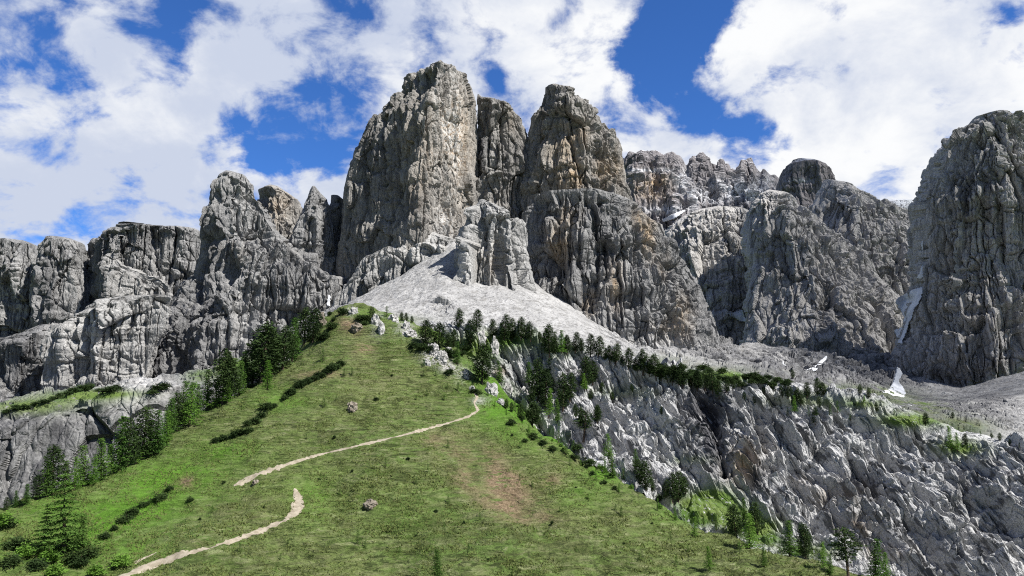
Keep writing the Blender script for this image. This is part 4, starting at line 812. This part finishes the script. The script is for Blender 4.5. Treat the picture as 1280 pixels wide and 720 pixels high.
# ------------------------------------------------------------------ camera, sky, sun
cam = bpy.data.cameras.new('camera'); co = bpy.data.objects.new('camera', cam); COL.objects.link(co)
co.rotation_euler = (math.pi/2+PITCH, 0, 0); cam.sensor_width = 36.; cam.lens = 36.*FPX/1280; cam.clip_start = .5; cam.clip_end = 60000; scn.camera = co
CLX, CLY, CTX, CTY = 620., 1150., 1000., 1750.
SUN = Vector((.68, -.40, .98)).normalized(); EL = math.asin(SUN.z); AZ = math.atan2(SUN.x, SUN.y)
sl = bpy.data.lights.new('sun', 'SUN'); sl.energy = 5.; sl.angle = math.radians(.5); sl.color = (1., .965, .915)
so = bpy.data.objects.new('sun', sl); COL.objects.link(so); so.rotation_euler = SUN.to_track_quat('Z', 'Y').to_euler()
W = bpy.data.worlds.new('World'); scn.world = W; W.use_nodes = True; nt = W.node_tree; k = NB(nt)
bg = nt.nodes['Background']; sky = k.n('ShaderNodeTexSky', sky_type='NISHITA'); sky.sun_disc = False; sky.sun_elevation = EL; sky.sun_rotation = AZ
sky.altitude = 2200; sky.dust_density = .3; sky.ozone_density = 2.5; sky.air_density = 1.
BG = .06
dirv = k.n('ShaderNodeTexCoord').outputs['Generated']
sp = k.n('ShaderNodeSeparateXYZ'); k.L.new(dirv, sp.inputs[0])
den = k.math('ADD', k.math('MAXIMUM', sp.outputs[2], 0.), .5)
cmb = k.n('ShaderNodeCombineXYZ'); k.put(cmb.inputs[0], k.math('DIVIDE', sp.outputs[0], den)); k.put(cmb.inputs[1], k.math('DIVIDE', sp.outputs[1], den))
pl = cmb.outputs[0]
n1 = k.noise(pl, 3.4, 12, .56, .25); n2 = k.noise(k.vmath('ADD', pl, (3.1, 7.7, 0.)), 11., 11, .6, .25)
dens = k.math('ADD', k.math('MULTIPLY', n1, .72), k.math('MULTIPLY_ADD', n2, .95, -.345))
HOLES = [(395,128,42,.30),(355,175,38,.26),(315,188,30,.2),(285,170,28,.16),(130,268,30,.3),(850,45,48,.36),(822,85,40,.32),(880,10,40,.3),(785,95,25,.2),(940,178,38,.34),(868,160,24,.26),(925,150,24,.2),
         (45,90,40,.26),(15,50,40,.2),(195,12,50,.24),(100,115,20,.16),(240,88,20,.16),(475,8,30,.16),(960,110,22,.22),(990,78,26,.26),(1052,58,26,.26),(1215,10,30,.28),(1262,48,20,.22),(620,120,34,.24),(455,25,30,.1),(410,205,26,.22),(690,24,20,.14),(570,14,20,.14),(250,45,30,.14),(60,215,18,.12),(835,125,20,.15)]
FILL = [(1080,150,150,.22),(200,200,110,.10),(620,40,80,.08),(60,260,70,.14),(980,40,50,.12),(330,100,50,.08),(1240,90,70,.16),(740,60,60,.1),(310,60,50,.08),(420,250,50,.14),(740,160,50,.10),(900,110,20,.1)]
bias = None
wn = k.n('ShaderNodeTexNoise'); k.L.new(dirv, wn.inputs['Vector']); wn.inputs['Scale'].default_value = 9.; wn.inputs['Detail'].default_value = 6.; wn.inputs['Roughness'].default_value = .6
dirw = k.vmath('ADD', dirv, k.vmath('MULTIPLY', k.vmath('SUBTRACT', wn.outputs['Color'], (.5, .5, .5)), (.16, .16, .16)))
for (x, y, r, a) in [(h[0], h[1], h[2], -h[3]) for h in HOLES]+[(q[0], q[1], q[2], q[3]*1.05) for q in FILL]:
    u, v = (x-640)/FPX, (360-y)/FPX; d = Vector((u, CP-SP*v, SP+CP*v)).normalized()
    t = k.ramp(k.vmath('DISTANCE', dirw, tuple(d)), 0., 1.9*r/FPX, a*.62, 0.)
    bias = t if bias is None else k.math('ADD', bias, t)
ahead = k.ramp(sp.outputs[1], -.05, .55, -.30, 0.)        # the clouds stand over the mountains; the sky behind the viewer is clearer
dens = k.math('ADD', k.math('ADD', dens, bias), ahead)
cov = k.ramp(dens, .33, .56)
n3 = k.noise(k.vmath('ADD', pl, (1.7, 2.2, 4.)), 5.2, 9, .6, .2)
shade = k.ramp(k.math('ADD', k.math('MULTIPLY', n3, .7), k.math('MULTIPLY', k.ramp(sp.outputs[0], -.5, .5), .16)), .32, .55)
ccol = k.mix(shade, (.60, .66, .80), (.97, .98, .99))
CL = .60
cloud = k.vmath('SCALE', ccol); cloud.node.inputs[3].default_value = CL/BG
blue = k.mix(1., sky.outputs[0], (.5, .95, 1.6), 'MULTIPLY')
rear_grey = k.vmath('SCALE', k.mix(1., (.60, .62, .66), (1., 1., 1.), 'MULTIPLY')); rear_grey.node.inputs[3].default_value = .20/BG   # grey added to the unseen sky behind the viewer, neutralising blue shade
blue = k.mix(k.ramp(sp.outputs[1], .35, -.35, 0., .6), blue, rear_grey)
k.put(bg.inputs[0], k.mix(cov, blue, cloud)); bg.inputs[1].default_value = BG
# unseen cumulus added on the sunny side to shade the gorge and peaks behind
ang = np.linspace(0, 2*math.pi, 97)[:-1]; el = np.linspace(-math.pi/2, math.pi/2, 48)
a_, e_ = np.meshgrid(ang, el); U = np.stack([np.cos(a_)*np.cos(e_), np.sin(a_)*np.cos(e_), np.sin(e_)], -1)
rr = 1+.22*fbm(U*1.6, 3, 301)+.10*(1-np.abs(fbm(U*4, 3, 303)))
CP_ = U*rr[..., None]*np.array([CLX, CLY, 160.]); CP_[..., 2] = np.maximum(CP_[..., 2], -40)
M_SHADE_CLOUD = simple_mat('shade_cloud', (.72, .74, .78), (.82, .83, .85), .004, bump=.2, dist=20.)
nt2 = M_SHADE_CLOUD.node_tree; tr = nt2.nodes.new('ShaderNodeBsdfTransparent'); mx = nt2.nodes.new('ShaderNodeMixShader'); mx.inputs[0].default_value = .72   # thin cloud: part of the sun comes through
nt2.links.new(nt2.nodes['Principled BSDF'].outputs[0], mx.inputs[1]); nt2.links.new(tr.outputs[0], mx.inputs[2]); nt2.links.new(mx.outputs[0], nt2.nodes['Material Output'].inputs[0])
me = grid_mesh('cloud', CP_, M_SHADE_CLOUD, wrap=True, smooth=True); o = link('cloud', me); o.location = Vector((CTX, CTY, 150))+SUN*(1500/SUN.z)
tag(o, 'unseen white cumulus cloud added on the sunny side to shade the gorge', 'cloud', None, 'structure')
scn.view_settings.view_transform = 'Standard'; scn.view_settings.look = 'None'; scn.view_settings.gamma = 1; scn.view_settings.exposure = .75; scn.view_settings.use_curve_mapping = False
scn.render.film_transparent = False
scn.cycles.max_bounces = 4; scn.cycles.diffuse_bounces = 2; scn.cycles.transmission_bounces = 2; scn.cycles.use_denoising = False
scn.cycles.filter_width = 1.1 if hasattr(scn.cycles, 'filter_width') else 1.5
